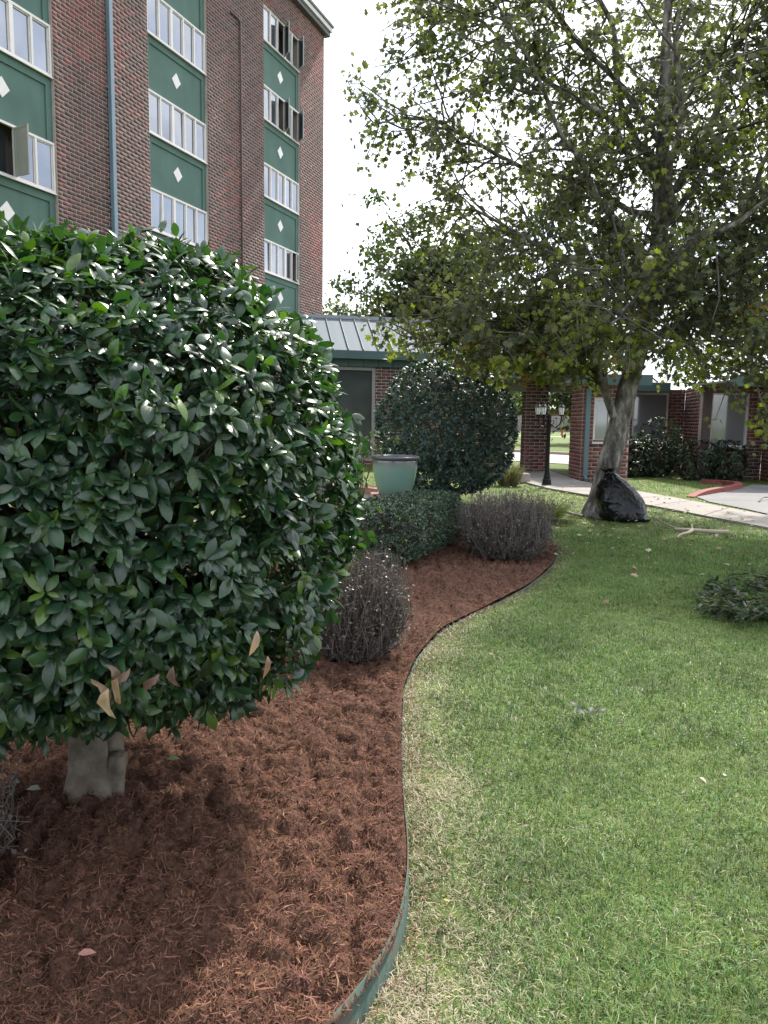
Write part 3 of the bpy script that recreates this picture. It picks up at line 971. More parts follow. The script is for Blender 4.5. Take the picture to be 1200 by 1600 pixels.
for bi, (a, b, ln) in enumerate(BAYS):
    for k in range(6):
        z0 = SILL3 + FLOOR * (3 - k)
        op = {}
        if bi == 0 and k == 3: op = {2: 1.38}
        if bi == 2 and k in (0, 1): op = {2: .82, 4: .86}
        if bi == 2 and k == 3: op = {4: 0.3}
        if z0 < 0.5: continue
        window_unit(TB, a + .012, b - .012, z0, ln, op, pale=(bi == 0))
        zl = max(z0 - (FLOOR - WINH), 0.05)
        hz = z0 - zl
        p = MB()
        p.box(((a + b) / 2, REC + .10, zl + hz / 2), (b - a - .01, .1, hz - .004))                   # the field
        w = .18
        p.box(((a + b) / 2, REC + .034, z0 - .027 - w / 2), (b - a - .012, .045, w))                  # raised border
        p.box((a + w / 2 + .006, REC + .035, zl + (hz - w) / 2 - .013), (w, .044, hz - w - .03))
        p.box((b - w / 2 - .006, REC + .035, zl + (hz - w) / 2 - .013), (w, .044, hz - w - .03))
        po = p.build('green_panel', M['green_stucco'], TB)
        d = MB(); cx, cz = (a + b) / 2, zl + hz * .50
        q = .215
        d.add([(cx - q, REC + .03, cz), (cx, REC + .03, cz - q * 1.04), (cx + q, REC + .03, cz), (cx, REC + .03, cz + q * 1.04),
               (cx - q, REC + .055, cz), (cx, REC + .055, cz - q * 1.04), (cx + q, REC + .055, cz), (cx, REC + .055, cz + q * 1.04)],
              [(0, 1, 2, 3), (0, 4, 5, 1), (1, 5, 6, 2), (2, 6, 7, 3), (3, 7, 4, 0)])
        d.build('diamond_tile', M['white_tile'], po)
m = MB(); m.box((1.93, -.08, 8.5), (.14, .12, 17.0)); m.build('downpipe', M['pipe_blue'], TB, bevel=.012)
m = MB()
for z in (4, 7, 10, 13, 16): m.box((1.93, -.045, z), (.24, .03, .05))
m.build('pipe_strap', M['pipe_blue'], TB)
m = MB(); m.tube([(7.9, -.03, 14.62), (8.3, -.05, 14.62), (8.44, -.06, 14.55), (8.45, -.06, 14.3), (8.45, -.06, 0)], .035, 8); m.build('conduit', M['pipe_brown'], TB, smooth=True)
m = MB(); m.box((4.2, 6.9, TOPZ + .09), (22.2, 14.2, .18)); m.build('soffit', M['cornice_dark'], TB)
m = MB(); m.box((4.2, 6.9, TOPZ + .27), (22.3, 14.34, .18)); m.build('cornice', M['cornice_light'], TB)
m = MB(); m.box((4.2, 6.9, TOPZ + .41), (22.4, 14.44, .10)); m.build('roof_edge', M['cornice_dark'], TB)
m = MB(); m.box((15.35, .75, 15.95), (.4, .8, .1)); m.build('ledge', M['cornice_light'], TB)
m = MB(); m.box((15.27, .75, 15.5), (.28, .66, .8)); m.build('vent_hood', M['cornice_dark'], TB)

# ------------------------------------------------------------------ the low wing with the ribbed metal roof
WG_ANG = math.radians(12)
WG = empty('low_wing', (-1.92, 25.0, 0), WG_ANG)
tag(WG, 'low brick wing with grey standing seam metal roof behind the round holly', 'building')
WGW = Matrix.Translation(WG.location) @ Matrix.Rotation(WG_ANG, 4, 'Z')
EZ, RZ, RD = 3.72, 4.95, 1.75
x0, x1, pw = -3.2, 6.2, 0.485
npan = int((x1 - x0) / pw)
for k in range(npan):
    a, b = x0 + k * pw, x0 + (k + 1) * pw
    m = MB()
    sag = rng.uniform(-.004, .004)
    V = [(a + .012, -.25, EZ), (b - .012, -.25, EZ), (b - .012, RD, RZ), (a + .012, RD, RZ)]
    V += [((a + b) / 2, -.25, EZ + .004), ((a + b) / 2, RD, RZ + .004 + sag)]
    V += [(a + .012, -.25, EZ - .02), (b - .012, -.25, EZ - .02), (b - .012, RD, RZ - .02), (a + .012, RD, RZ - .02)]
    m.add(V, [(0, 4, 5, 3), (4, 1, 2, 5), (6, 9, 8, 7), (0, 6, 7, 1, 4), (1, 7, 8, 2), (3, 9, 6, 0)])
    pn = m.build('roof_panel', M['roof_metal'], WG)
    r = MB()
    n = np.array([0, -(RZ - EZ), RD + .25]); n /= np.linalg.norm(n)
    h = n * .045
    V = []
    for xx in (a - .012, a + .010):
        V += [(xx, -.26, EZ - .002), (xx, RD, RZ - .002), (xx, RD + h[1], RZ + h[2]), (xx, -.26 + h[1], EZ + h[2])]
    r.add(V, [(0, 1, 2, 3), (7, 6, 5, 4), (3, 2, 6, 7), (0, 3, 7, 4), (1, 5, 6, 2)])
    r.build('seam', M['teal_paint'], pn)
m = MB(); m.box(((x0 + x1) / 2, RD + .05, RZ + .04), (x1 - x0 + .1, .22, .12)); m.build('ridge_cap', M['roof_pale'], WG)
m = MB(); m.add([(x0, RD + .1, RZ), (x1, RD + .1, RZ), (x1, RD + 2.2, EZ), (x0, RD + 2.2, EZ)], [(3, 2, 1, 0)]); m.build('rear_roof', M['roof_metal'], WG)
m = MB(); m.box(((x0 + x1) / 2, -.27, EZ - .14), (x1 - x0, .06, .24)); m.build('fascia', M['teal_paint'], WG)
m = MB(); m.box(((x0 + x1) / 2, -.10, EZ - .25), (x1 - x0, .30, .03)); m.build('soffit', M['teal_paint'], WG)
for k in range(20):
    m = MB(); m.box((x0 + .25 + k * .49, .03, EZ - .375), (.475, .05, .22)); m.build('band_panel', M['teal_paint'], WG)
m = MB()
WIN_A = (0.15, 1.62, .25, 3.22)
m.box(((x0 + WIN_A[0]) / 2, .25, 1.72), (WIN_A[0] - x0, .3, 3.44)); m.box(((x1 + WIN_A[1]) / 2, .25, 1.72), (x1 - WIN_A[1], .3, 3.44))
m.box(((WIN_A[0] + WIN_A[1]) / 2, .25, .12), (WIN_A[1] - WIN_A[0], .3, .24)); m.box(((WIN_A[0] + WIN_A[1]) / 2, .25, 3.34), (WIN_A[1] - WIN_A[0], .3, .2))
m.box((x0 + 4.6, 3.2, 1.7), (9.0, .2, 3.4))
m.build('wall', M['mortar'], WG)
bk = Bricks(1.0, .12)
bk.face(x0, .1, 0, x1 - x0, 0, 3.26, holes=[(WIN_A[0] - x0, WIN_A[1] - x0, WIN_A[2], WIN_A[3])])
bk.build(WG, 40, (560, 560, 640, 690), WGW)
m = MB()
wa, wb, wz0, wz1 = WIN_A
m.box((wb - .05, .14, (wz0 + wz1) / 2), (.1, .1, wz1 - wz0)); m.box((wa + .05, .14, (wz0 + wz1) / 2), (.1, .1, wz1 - wz0))
m.box(((wa + wb) / 2, .14, wz1 - .05), (wb - wa - .2, .098, .1)); m.box(((wa + wb) / 2, .14, wz0 + .05), (wb - wa - .2, .098, .1))
wo = m.build('window', M['soffit'], WG)
m = MB(); m.box(((wa + wb) / 2, .16, (wz0 + wz1) / 2), (wb - wa - .2, .01, wz1 - wz0 - .2)); m.build('pane', mat_plain('dark_glass', (.045, .05, .05), .12, .3, 1.0, spec=.4), wo)

# ------------------------------------------------------------------ the gatehouse: portico, stepped brick wall and pale metal roof
GH = empty('gatehouse', (5.19, 20.4, 0))
tag(GH, 'single storey brick gatehouse with portico behind the leaning lawn tree', 'building')
GHW = Matrix.Translation(GH.location)
def gl(x, y): return (x - 5.19, y - 20.4)
gb = Bricks(1.05, .16)
wall = MB()
def gwall(xa, ya, xb, yb, z1=2.62, holes=(), thick=.25, z0=0.0):
    """wall from a to b seen from the right-hand side of the walk a->b reversed (front on the camera side)"""
    L = math.hypot(xb - xa, yb - ya); ang = math.atan2(yb - ya, xb - xa)
    lx, ly = gl(xa, ya)
    ca, sa = math.cos(ang), math.sin(ang)
    def slab(u0, u1, v0, v1):
        if u1 - u0 < .01 or v1 - v0 < .01: return
        uc = (u0 + u1) / 2
        wall.box((lx + ca * uc - sa * thick / 2, ly + sa * uc + ca * thick / 2, (v0 + v1) / 2), (u1 - u0, thick, v1 - v0), rz=ang)
    us = 0.006
    for (h0, h1, v0, v1) in sorted(holes):
        slab(us, h0, z0, z1); slab(h0, h1, z0, v0); slab(h0, h1, v1, z1); us = h1
    slab(us, L - .006, z0, z1)
    gb.face(lx, ly, ang, L, z0, z1, holes=holes)
    return lx, ly, ang
def gwindow(xa, ya, ang, u0, u1, v0, v1, glass='shop_glass', blind=None):
    lx, ly = gl(xa, ya); ca, sa = math.cos(ang), math.sin(ang)
    def bx(mb, a, b, c, d, off, th):
        uc = (a + b) / 2
        mb.box((lx + ca * uc - sa * off, ly + sa * uc + ca * off, (c + d) / 2), (b - a, th, d - c), rz=ang)
    f = MB(); t = .05
    bx(f, u0, u1, v0, v0 + t, .06, .1); bx(f, u0, u1, v1 - t, v1, .06, .1); bx(f, u0, u0 + t, v0 + t, v1 - t, .06, .098); bx(f, u1 - t, u1, v0 + t, v1 - t, .06, .098)
    o = f.build('window', M['window_frame'], GH)
    g = MB(); bx(g, u0 + t, u1 - t, v0 + t, v1 - t, .08, .01); g.build('pane', M[glass], o)
    s = MB(); bx(s, u0 - .03, u1 + .03, v0 - .06, v0 - .004, .02, .16); s.build('sill', M['cornice_light'], o)
    if blind:
        q = MB(); bx(q, u0 + t + .01, u1 - t - .01, v1 - (v1 - v0) * blind, v1 - t - .01, .066, .008); q.build('roller_blind', M['soffit'], o)
    return o
# left end: a dark side face and the narrow front with a window
gwall(5.17, 21.6, 5.19, 20.4, 2.62)
gwall(5.19, 20.4, 6.45, 20.4, 2.62, [(.30, .74, 1.06, 2.2)])
gwindow(5.19, 20.4, 0, .30, .74, 1.06, 2.2)
gwall(6.45, 20.4, 6.6, 24.5, 2.62)
# recessed middle with the wide window
gwall(6.6, 24.5, 9.45, 24.5, 2.62, [(1.22, 2.33, .985, 2.5)])
gwindow(6.6, 24.5, 0, 1.22, 2.33, .985, 2.5)
gwall(9.45, 24.5, 8.92, 21.8, 2.62)
# next step forward: brown door panel, window, pier
gwall(8.92, 21.8, 10.66, 21.8, 2.62, [(.03, 1.29, .20, 2.45)])
m = MB(); m.box((gl(9.035, 0)[0], 1.375, 1.5), (.23, .05, 2.15)); m.build('brown_panel', M['brown_panel'], GH)
gwindow(8.92, 21.8, 0, .235, 1.285, .93, 2.44)
gwall(9.15, 21.79, 10.2, 21.79, .87, (), .06, 0.18)
gwall(10.66, 21.8, 10.5, 19.9, 2.62)
gwall(10.5, 19.9, 14.0, 19.9, 2.62, [(.35, 1.7, .9, 2.4), (2.2, 3.3, .9, 2.4)])
gwindow(10.5, 19.9, 0, .35, 1.7, .9, 2.4); gwindow(10.5, 19.9, 0, 2.2, 3.3, .9, 2.4)
# portico pillar (front and both flanks)
gwall(4.29, 23.7, 4.97, 23.7, 2.78, (), .34); gwall(4.29, 24.38, 4.29, 23.7, 2.78, (), .3); gwall(4.97, 23.7, 4.97, 24.38, 2.78, (), .3)
wall.build('wall', M['mortar'], GH)
gb.build(GH, 300, (815, 590, 1200, 760), GHW)
m = MB(); m.box((*gl(10.62, 19.87), .12), (.5, .3, .24)); m.box((*gl(12.4, 19.84), .1), (3.0, .2, .2)); m.build('red_base', M['red_paint'], GH)
m = MB(); m.box((*gl(5.31, 20.33), 1.3), (.12, .1, 2.3)); m.tube([(gl(5.31, 0)[0], -.07, .16), (gl(5.31, 0)[0], -.16, .08), (gl(5.31, 0)[0], -.26, .05)], .045, 8); m.build('downpipe', mat_plain('pipe_teal', (0.085, 0.14, 0.155), .5, .1, 2), GH)
m = MB(); m.box((*gl(4.9, 23.9), 2.60), (3.6, .3, .28)); m.build('portico_beam', M['soffit'], GH)
m = MB(); m.box((*gl(4.9, 25.0), 2.79), (4.2, 5.4, .06)); m.build('portico_ceiling', M['soffit'], GH)
m = MB(); m.box((*gl(4.7, 22.28), 2.98), (3.2, .08, .30)); m.build('portico_fascia', M['teal_paint'], GH)
# roofs: separate pans with ribs
def pans(xa, xb, ya, za, yb, zb, mat, w=.48):
    n = int((xb - xa) / w)
    for k in range(n):
        a, b = xa + k * w, xa + (k + 1) * w
        l0, l1 = gl(a, ya), gl(b, yb)
        m = MB(); m.add([(l0[0] + .01, l0[1], za), (l1[0] - .01, l0[1], za), (l1[0] - .01, l1[1], zb), (l0[0] + .01, l1[1], zb),
                         (l0[0] + .01, l0[1], za - .02), (l1[0] - .01, l0[1], za - .02), (l1[0] - .01, l1[1], zb - .02), (l0[0] + .01, l1[1], zb - .02)],
                        [(0, 1, 2, 3), (7, 6, 5, 4), (0, 4, 5, 1), (1, 5, 6, 2), (2, 6, 7, 3), (3, 7, 4, 0)])
        pn = m.build('roof_panel', M[mat], GH)
        r = MB(); r.add([(l0[0] - .012, l0[1], za), (l0[0] + .012, l0[1], za), (l0[0] + .012, l1[1], zb), (l0[0] - .012, l1[1], zb),
                         (l0[0] - .012, l0[1], za + .05), (l0[0] + .012, l0[1], za + .05), (l0[0] + .012, l1[1], zb + .05), (l0[0] - .012, l1[1], zb + .05)],
                        [(4, 5, 6, 7), (0, 1, 5, 4), (1, 2, 6, 5), (3, 0, 4, 7)])
        r.build('seam', M['teal_paint'], pn)
pans(3.1, 6.3, 22.26, 3.13, 25.2, 4.35, 'roof_metal')
pans(4.95, 6.9, 20.0, 2.80, 24.2, 4.15, 'roof_pale')
pans(6.9, 8.85, 23.9, 2.80, 28.5, 4.3, 'roof_pale')
pans(8.7, 14.1, 19.45, 2.80, 24.9, 4.55, 'roof_pale')
for (fa, fb, fy, fd) in ((4.95, 6.85, 20.03, 4.4), (6.85, 8.75, 23.93, 1.0), (8.7, 14.0, 19.48, 2.6)):
    m = MB(); m.box((*gl((fa + fb) / 2, fy), 2.66), (fb - fa, .07, .26)); m.build('fascia', M['teal_paint'], GH)
    m = MB(); m.box((*gl((fa + fb) / 2, fy + .06 + fd / 2), 2.66), (fb - fa - .02, fd, .05)); m.build('soffit', M['soffit'], GH)

# ------------------------------------------------------------------ far side of the road: fence, houses, hydrant
FN = empty('board_fence', (20, 108, 0))
tag(FN, 'long weathered grey board fence far across the sunlit grass', 'fence')
fm = NP()
Ub = np.array([(-.5, -.5, 0), (.5, -.5, 0), (.5, .5, 0), (-.5, .5, 0), (-.5, -.5, 1), (.5, -.5, 1), (.5, .5, 1), (-.5, .5, 1)])
Fq = np.array([(4, 5, 6, 7), (0, 1, 5, 4), (1, 2, 6, 5), (2, 3, 7, 6), (3, 0, 4, 7)])
for i in range(560):
    x = -40 + i * .2
    c = np.array([0.20, 0.18, 0.165]) * rng.uniform(.7, 1.25)
    fm.add(Ub * np.array([.19, .03, 2.2 + rng.uniform(-.04, .04)]) + np.array([x, -x * .12 + rng.uniform(-.01, .01), 0]), Fq, c)
link('boards', fm.mesh('boards'), M['fence_wood'], FN)['kind'] = 'stuff'
def house(name, x, y, w, d, h, rh, label, wall='far_brick', roof='far_roof', rz=0.0):
    H = empty(name, (x, y, 0), rz); tag(H, label, 'house')
    m = MB(); m.box((0, 0, h / 2), (w, d, h)); m.build('wall', M[wall], H)
    m = MB(); o = .5
    m.add([(-w / 2 - o, -d / 2 - o, h - .1), (w / 2 + o, -d / 2 - o, h - .1), (w / 2 + o, d / 2 + o, h - .1), (-w / 2 - o, d / 2 + o, h - .1), (-w / 2 + d * .35, 0, h + rh), (w / 2 - d * .35, 0, h + rh)],
          [(0, 1, 5, 4), (1, 2, 5), (2, 3, 4, 5), (3, 0, 4), (3, 2, 1, 0)])
    m.build('roof', M[roof], H)
    for k in (-.28, .28):
        m = MB(); m.box((k * w, -d / 2 - .02, h * .55), (1.4, .08, 1.2)); wo = m.build('window', M['window_frame'], H)
        m = MB(); m.box((k * w, -d / 2 - .07, h * .55), (1.2, .03, 1.0)); m.build('pane', M['pane'], wo)
    m = MB(); m.box((0, -d / 2 - .02, 1.05), (1.0, .08, 2.1)); m.build('door', M['brown_panel'], H)
    return H
house('far_house', 27, 126, 13, 9, 3.4, 3.6, 'red brick house with pale hipped roof seen above the far fence through the portico')
house('far_house', 44, 128, 12, 9, 3.2, 3.2, 'second pale roofed house further right behind the far fence')
house('far_house', 4, 130, 13, 9, 3.2, 3.2, 'pale roofed house behind the far fence left of the portico pillar')

HY = empty('fire_hydrant', (19.36, 84.6, 0))
tag(HY, 'small red fire hydrant on the far grass seen through the portico', 'hydrant')
m = MB(); m.lathe((0, 0, 0), [(.0, 0), (.17, 0), (.17, .05), (.115, .06), (.115, .48), (.15, .49), (.15, .53), (.0, .53)], 16); m.build('barrel', M['hydrant_red'], HY, smooth=False)
m = MB(); m.lathe((0, 0, .53), [(.13, 0), (.12, .08), (.08, .14), (.03, .17), (.03, .22), (0, .22)], 16); m.build('bonnet', M['hydrant_red'], HY)
for sx in (-1, 1):
    m = MB(); m.tube([(sx * .1, 0, .40), (sx * .2, 0, .40), (sx * .22, 0, .40)], [.06, .06, .04], 10); m.build('outlet', M['hydrant_red'], HY)
m = MB(); m.tube([(0, -.1, .36), (0, -.2, .36), (0, -.22, .36)], [.075, .075, .05], 10); m.build('outlet', M['hydrant_red'], HY)

# ------------------------------------------------------------------ far trees
def far_tree(x, y, h, r, n, tone, label, size=.34, base=.28, sq=1.0, name='tree'):
    T = empty(name, (x, y, 0)); tag(T, label, 'tree', 'background trees')
    t = NP()
    th = h * .62
    pts = [(0, 0, 0), (rng.normal(0, .1), 0, th * .4), (rng.normal(0, .3), 0, th), (0, 0, h * .85)]
    V, F = tube(pts, [h * .028, h * .022, h * .015, h * .004], 8); t.add(V, F, (.09, .075, .06))
    ends = []
    for k in range(26):
        z0 = h * rng.uniform(base * .9, .75); a = rng.uniform(0, 2 * PI); L = r * rng.uniform(.55, 1.0) * (1.0 - .55 * max(0, (z0 / h - .45)))
        e = np.array([math.cos(a) * L, math.sin(a) * L, z0 + L * rng.uniform(.15, .55)])
        s = np.array([0, 0, z0 * .9]); mid = (s + e) / 2 + np.array([0, 0, .12 * L])
        V, F = tube([s, mid, e], [h * .009, h * .006, h * .002], 5); t.add(V, F, (.09, .075, .06))
        ends.append((s, mid, e))
    link('trunk', t.mesh('trunk', True), M['twig'], T)
    # clumps along the limbs
    nc = 150
    cs = []
    for k in range(nc):
        s, mid, e = ends[rng.integers(len(ends))]
        u = rng.uniform(.35, 1.1)
        cs.append(s * (1 - u) + e * u + rng.normal(0, r * .13, 3))
    for k in range(60):
        a = rng.uniform(0, 2 * PI); q = rng.uniform(0, 1) ** .5
        cs.append(np.array([math.cos(a) * q * r * .62, math.sin(a) * q * r * .62, h * (base + .2) + (h * (.78 - base)) * rng.random() * (1 - .4 * q)]))
    cs = np.array(cs)
    ci = rng.integers(len(cs), size=n)
    pos = cs[ci] + rng.normal(0, 1, (n, 3)) * np.array([.085, .085, .06]) * r * rng.uniform(.6, 1.5, (n, 1))
    pos[:, 2] = np.minimum(pos[:, 2], h * 1.04)
    d = rand_unit(n); d[:, 2] -= .35
    R = frames(d, rand_unit(n) + np.array([0, 0, 1.2]))
    tint = np.array(tone) * rng.uniform(.6, 1.35, (n, 1)) * (0.8 + .4 * rng.random(len(cs))[ci][:, None])
    o = link('crown', leaves_mesh('crown', 'diamond', pos, R, rng.uniform(.6, 1.3, n) * size, tint, False), M['tree_leaf'], T)
    o['kind'] = 'stuff'
    return T
far_tree(-2.0, 52, 10.6, 3.2, 6000, (.045, .06, .022), 'small dark tree beside the corner of the tall building above the metal roof', .30, name='oak_tree')
far_tree(2.3, 46, 14.6, 5.4, 14000, (.036, .052, .020), 'large dark oak rising behind the metal roof left of the lawn tree', .32, name='oak_tree')
far_tree(13.0, 52, 7.5, 4.2, 5000, (.04, .056, .02), 'broad dark tree straight behind the lawn tree crown', .36, name='oak_tree')
far_tree(22.5, 46, 9.0, 5.2, 6000, (.045, .06, .022), 'dark tree behind the right end of the gatehouse roof', .36, name='oak_tree')
far_tree(33, 56, 13.5, 6.5, 6000, (.045, .06, .022), 'dark tree outermost on the right behind the gatehouse', .40, name='oak_tree')
far_tree(9.2, 70, 9.0, 5.0, 6000, (.055, .08, .028), 'green tree on the far grass just left of the portico pillar', .34, .2)
far_tree(21.5, 118, 9.5, 5.5, 5000, (.06, .085, .03), 'leafy tree rising behind the far fence between portico pillars', .42, .2)
far_tree(33, 120, 9.0, 5.0, 4000, (.05, .07, .028), 'tree behind the far fence beside the red brick house', .42, .2)
far_tree(-14, 118, 10, 7, 3500, (.05, .07, .028), 'tree behind the far fence hidden mostly by the metal roof', .5, .2)

# ------------------------------------------------------------------ clipped evergreens
def sq_surface(n, c, R, hz, p, p_low=None, lo=-1.0):
    """points and normals on a rounded-box of revolution |rho/R|^p+|z/hz|^p=1, roughly even by area"""
    d = rand_unit(n * 2)
    d = d[d[:, 2] > lo][:n]
    p = np.where(d[:, 2] < 0, p_low or p, p)
    rho = np.hypot(d[:, 0], d[:, 1]) / R; z = np.abs(d[:, 2]) / hz
    s = (rho ** p + z ** p) ** (-1 / p)
    q = d * s[:, None]
    rr = np.hypot(q[:, 0], q[:, 1]) + 1e-9
    g = np.stack([q[:, 0] / rr * (rr / R) ** (p - 1) / R, q[:, 1] / rr * (rr / R) ** (p - 1) / R, np.sign(q[:, 2]) * (np.abs(q[:, 2]) / hz) ** (p - 1) / hz], 1)
    return q + np.array(c), unit(g)

def whorls(tips, nrm, per, size, spread, droop, tones, young=0.1, young_tone=(.10, .17, .03)):
    """leaves set round twig tips"""
    n = len(tips)
    ax = unit(nrm + rng.normal(0, .38, (n, 3)) + np.array([0, 0, .15]))
    k = np.repeat(np.arange(n), per)
    a = np.tile(np.arange(per), n) * 2.399 + np.repeat(rng.uniform(0, 6.28, n), per)
    ref = unit(np.cross(ax, rand_unit(n))); ref2 = np.cross(ax, ref)
    rad = np.cos(a)[:, None] * ref[k] + np.sin(a)[:, None] * ref2[k]
    th = rng.uniform(spread[0], spread[1], len(k))[:, None]
    d = ax[k] * np.cos(th) + rad * np.sin(th)
    d[:, 2] -= droop * rng.uniform(.3, 1.3, len(k))
    d = unit(d)
    up = unit(ax[k] * 1.0 + np.array([0, 0, .55]) + rng.normal(0, .25, (len(k), 3)))
    R = frames(d, up)
    pos = tips[k] - ax[k] * (rng.uniform(0, .055, len(k)))[:, None] + d * .006
    sz = size * rng.uniform(.5, 1.28, len(k))
    tn = np.array(tones)
    t = tn[rng.integers(len(tn), size=len(k))] * rng.uniform(.7, 1.3, (len(k), 1))
    yg = np.repeat(rng.random(n) < young, per) & (rng.random(len(k)) < .75)
    t[yg] = np.array(young_tone) * rng.uniform(.6, 1.2, (yg.sum(), 1))
    return pos, R, sz, t, yg, ax

# near holly on a short trunk
HC = np.array([-1.22, 3.14, 1.34]); HR, HZ, HP = 1.10, 0.90, 2.55
HL = empty('holly_bush', (-1.20, 3.08, 0))
tag(HL, 'big near clipped holly with large glossy leaves on a short grey trunk', 'bush')
tips, nr = sq_surface(9600, HC, HR, HZ, HP, 3.6)
keep = (tips[:, 1] < 3.35) | (rng.random(len(tips)) < .3)
tips, nr = tips[keep], nr[keep]
zz = (tips[:, 2] - HC[2]) / HZ
lump = 0.16 * (vnoise(tips[:, 0] * 3.2 + 7, tips[:, 1] * 3.2, tips[:, 2] * 3.2) - .55)
inward = np.where(rng.random(len(tips)) < .55, rng.uniform(0, .07, len(tips)), rng.uniform(.07, .42, len(tips)))
shoot = (rng.random(len(tips)) < .05) * rng.uniform(.02, .09, len(tips))
tips = tips + nr * (lump - inward + shoot)[:, None]
tips[:, :2] = HC[:2] + (tips[:, :2] - HC[:2]) * (1 - .07 * sstep(-.35, -1.0, zz))[:, None]
tones = [(.025, .060, .027), (.031, .072, .030), (.019, .048, .025), (.042, .088, .032), (.023, .055, .031), (.034, .064, .028)]
pos, R, sz, tint, yg, ax = whorls(tips, nr, 6, .066, (.45, 1.4), .34, tones, .12, (.075, .135, .022))
curl = rng.uniform(-.05, .22, len(pos))
outer = np.repeat(inward < .05, 6)
dist = np.linalg.norm(pos - np.array([0, 0, CAM_H]), axis=1)
near_key = np.where(outer, 0, 10) + rng.random(len(pos)) * .35 + (dist - dist.min()) * .6
single = pick_near(pos, 300, (5, 350, 570, 1130), near_key)
leaf_objects(HL, 'holly', pos[single], R[single], sz[single] * 1.1, tint[single], M['holly_leaf'], curl=curl[single])
deep = np.repeat(inward > .075, 6) | (pos[:, 1] > 3.7)
for msk, kd, nm in ((~single & ~deep, 'holly', 'foliage'), (~single & deep, 'oval', 'inner_foliage')):
    o = link(nm, leaves_mesh(nm, kd, pos[msk], R[msk], sz[msk], tint[msk], True, curl[msk]), M['holly_leaf'], HL, False)
    o['kind'] = 'stuff'
# stems inside the bush
st = NP()
for i in rng.choice(len(tips), 420, replace=False):
    e = tips[i]; s0 = np.array([-1.2, 3.1, rng.uniform(.45, 1.2)])
    mid = s0 * .45 + e * .55 + rng.normal(0, .06, 3) + np.array([0, 0, -.05])
    V, F = tube([s0, mid, e], [.013, .007, .0028], 5); st.add(V, F, np.array([.085, .075, .05]) * rng.uniform(.7, 1.3))
link('twigs', st.mesh('twigs', True), M['twig'], HL, False)['kind'] = 'stuff'
# trunk: fluted, several stems grown together
def fluted(path, rad, lobes, amp, n=28, seed=0.0):
    P = np.array(path, float)
    from_ = np.linspace(0, 1, len(P)); t = np.linspace(0, 1, 26)
    P2 = np.stack([np.interp(t, from_, P[:, k]) for k in range(3)], 1); R2 = np.interp(t, from_, rad)
    A = np.arange(n) * 2 * PI / n
    V = []
    for k in range(len(t)):
        f = 1 + amp * np.cos(lobes * A + seed + 1.1 * t[k]) + amp * .6 * np.cos((lobes + 2) * A + 2 * seed) + .16 * (vnoise(np.cos(A) * 2 + seed, np.sin(A) * 2, t[k] * 5) - .5) + .07 * (vnoise(np.cos(A) * 6 + seed, np.sin(A) * 6, t[k] * 16) - .5)
        V.append(np.stack([P2[k, 0] + np.cos(A) * R2[k] * f, P2[k, 1] + np.sin(A) * R2[k] * f, np.full(n, P2[k, 2])], 1))
    V = np.concatenate(V); i = np.arange(n); j = (i + 1) % n
    F = np.concatenate([np.stack([k * n + i, k * n + j, (k + 1) * n + j, (k + 1) * n + i], 1) for k in range(len(t) - 1)])
    return V, F
tk = NP()
for a in (fluted([(-1.205, 3.06, -.05), (-1.21, 3.06, .12), (-1.215, 3.07, .35), (-1.21, 3.09, .62), (-1.2, 3.1, .9)], [.118, .080, .062, .066, .056], 3, .17, seed=1.3),
          fluted([(-1.125, 3.05, -.04), (-1.115, 3.05, .09), (-1.098, 3.05, .16), (-1.092, 3.05, .195), (-1.092, 3.05, .205)], [.070, .050, .048, .036, .003], 3, .15, seed=2.0),
          fluted([(-1.15, 3.12, -.04), (-1.14, 3.12, .3), (-1.09, 3.14, .65), (-.98, 3.2, .95)], [.05, .048, .044, .036], 2, .06, seed=.4)):
    tk.add(a[0], a[1], (1, 1, 1))
link('trunk', tk.mesh('trunk', True), M['bark_grey'], HL, False)

# withered leaves hanging at the foot of the near holly
def single_leaf(name, label, kind, p, d, up, size, tone, mat, cat='leaf', group=None, curl=.2):
    V, F = LT[kind]
    W = V.copy(); W[:, 2] -= curl * W[:, 1] ** 2
    me = np_mesh(name, W, [F], tone, True)
    o = link(name, me, M[mat])
    Rm = frames(np.array([d], float), np.array([up], float))[0] * size
    mt = Matrix(Rm.tolist()).to_4x4(); mt.translation = Vector(p)
    o.matrix_world = mt
    tag(o, label, cat, group)
    return o
DL = empty('withered_leaf_cluster', (-0.80, 2.17, .80))
tag(DL, 'cluster of tan withered leaves hanging below the near holly above its trunk', 'leaves')
for k, (dx, dz, a, s_, tone) in enumerate([(0, 0, .1, .10, (.50, .36, .22)), (.03, .02, -.35, .09, (.42, .28, .17)), (-.04, .03, .45, .085, (.33, .22, .15)), (-.02, .06, .9, .075, (.28, .2, .15)), (.05, .06, -.8, .08, (.24, .15, .12)), (.14, .05, -.4, .075, (.19, .11, .09)), (.18, .06, .3, .07, (.17, .10, .08))]):
    V, F = LT['holly']; W = V.copy(); W[:, 0] *= .72 + .25 * np.sin(W[:, 1] * 7 + k); W[:, 2] += 1.1 * np.abs(W[:, 0]) - .55 * W[:, 1] ** 2 + .12 * np.sin(W[:, 1] * 9 + k); W[:, 0] += .16 * np.sin(W[:, 1] * 4 + k)
    me = np_mesh('leaf', W, [F], tone, True); me.materials.append(M['dry_leaf'])
    lo = bpy.data.objects.new('leaf', me); COL.objects.link(lo); lo.parent = DL
    Rm = frames(np.array([[math.sin(a), -.25, -1.0]]), np.array([[.2, -1, .2]]))[0] * s_ * .95
    mt = Matrix(Rm.tolist()).to_4x4(); mt.translation = Vector((dx, -.02 * k % .05, dz)); lo.matrix_basis = mt
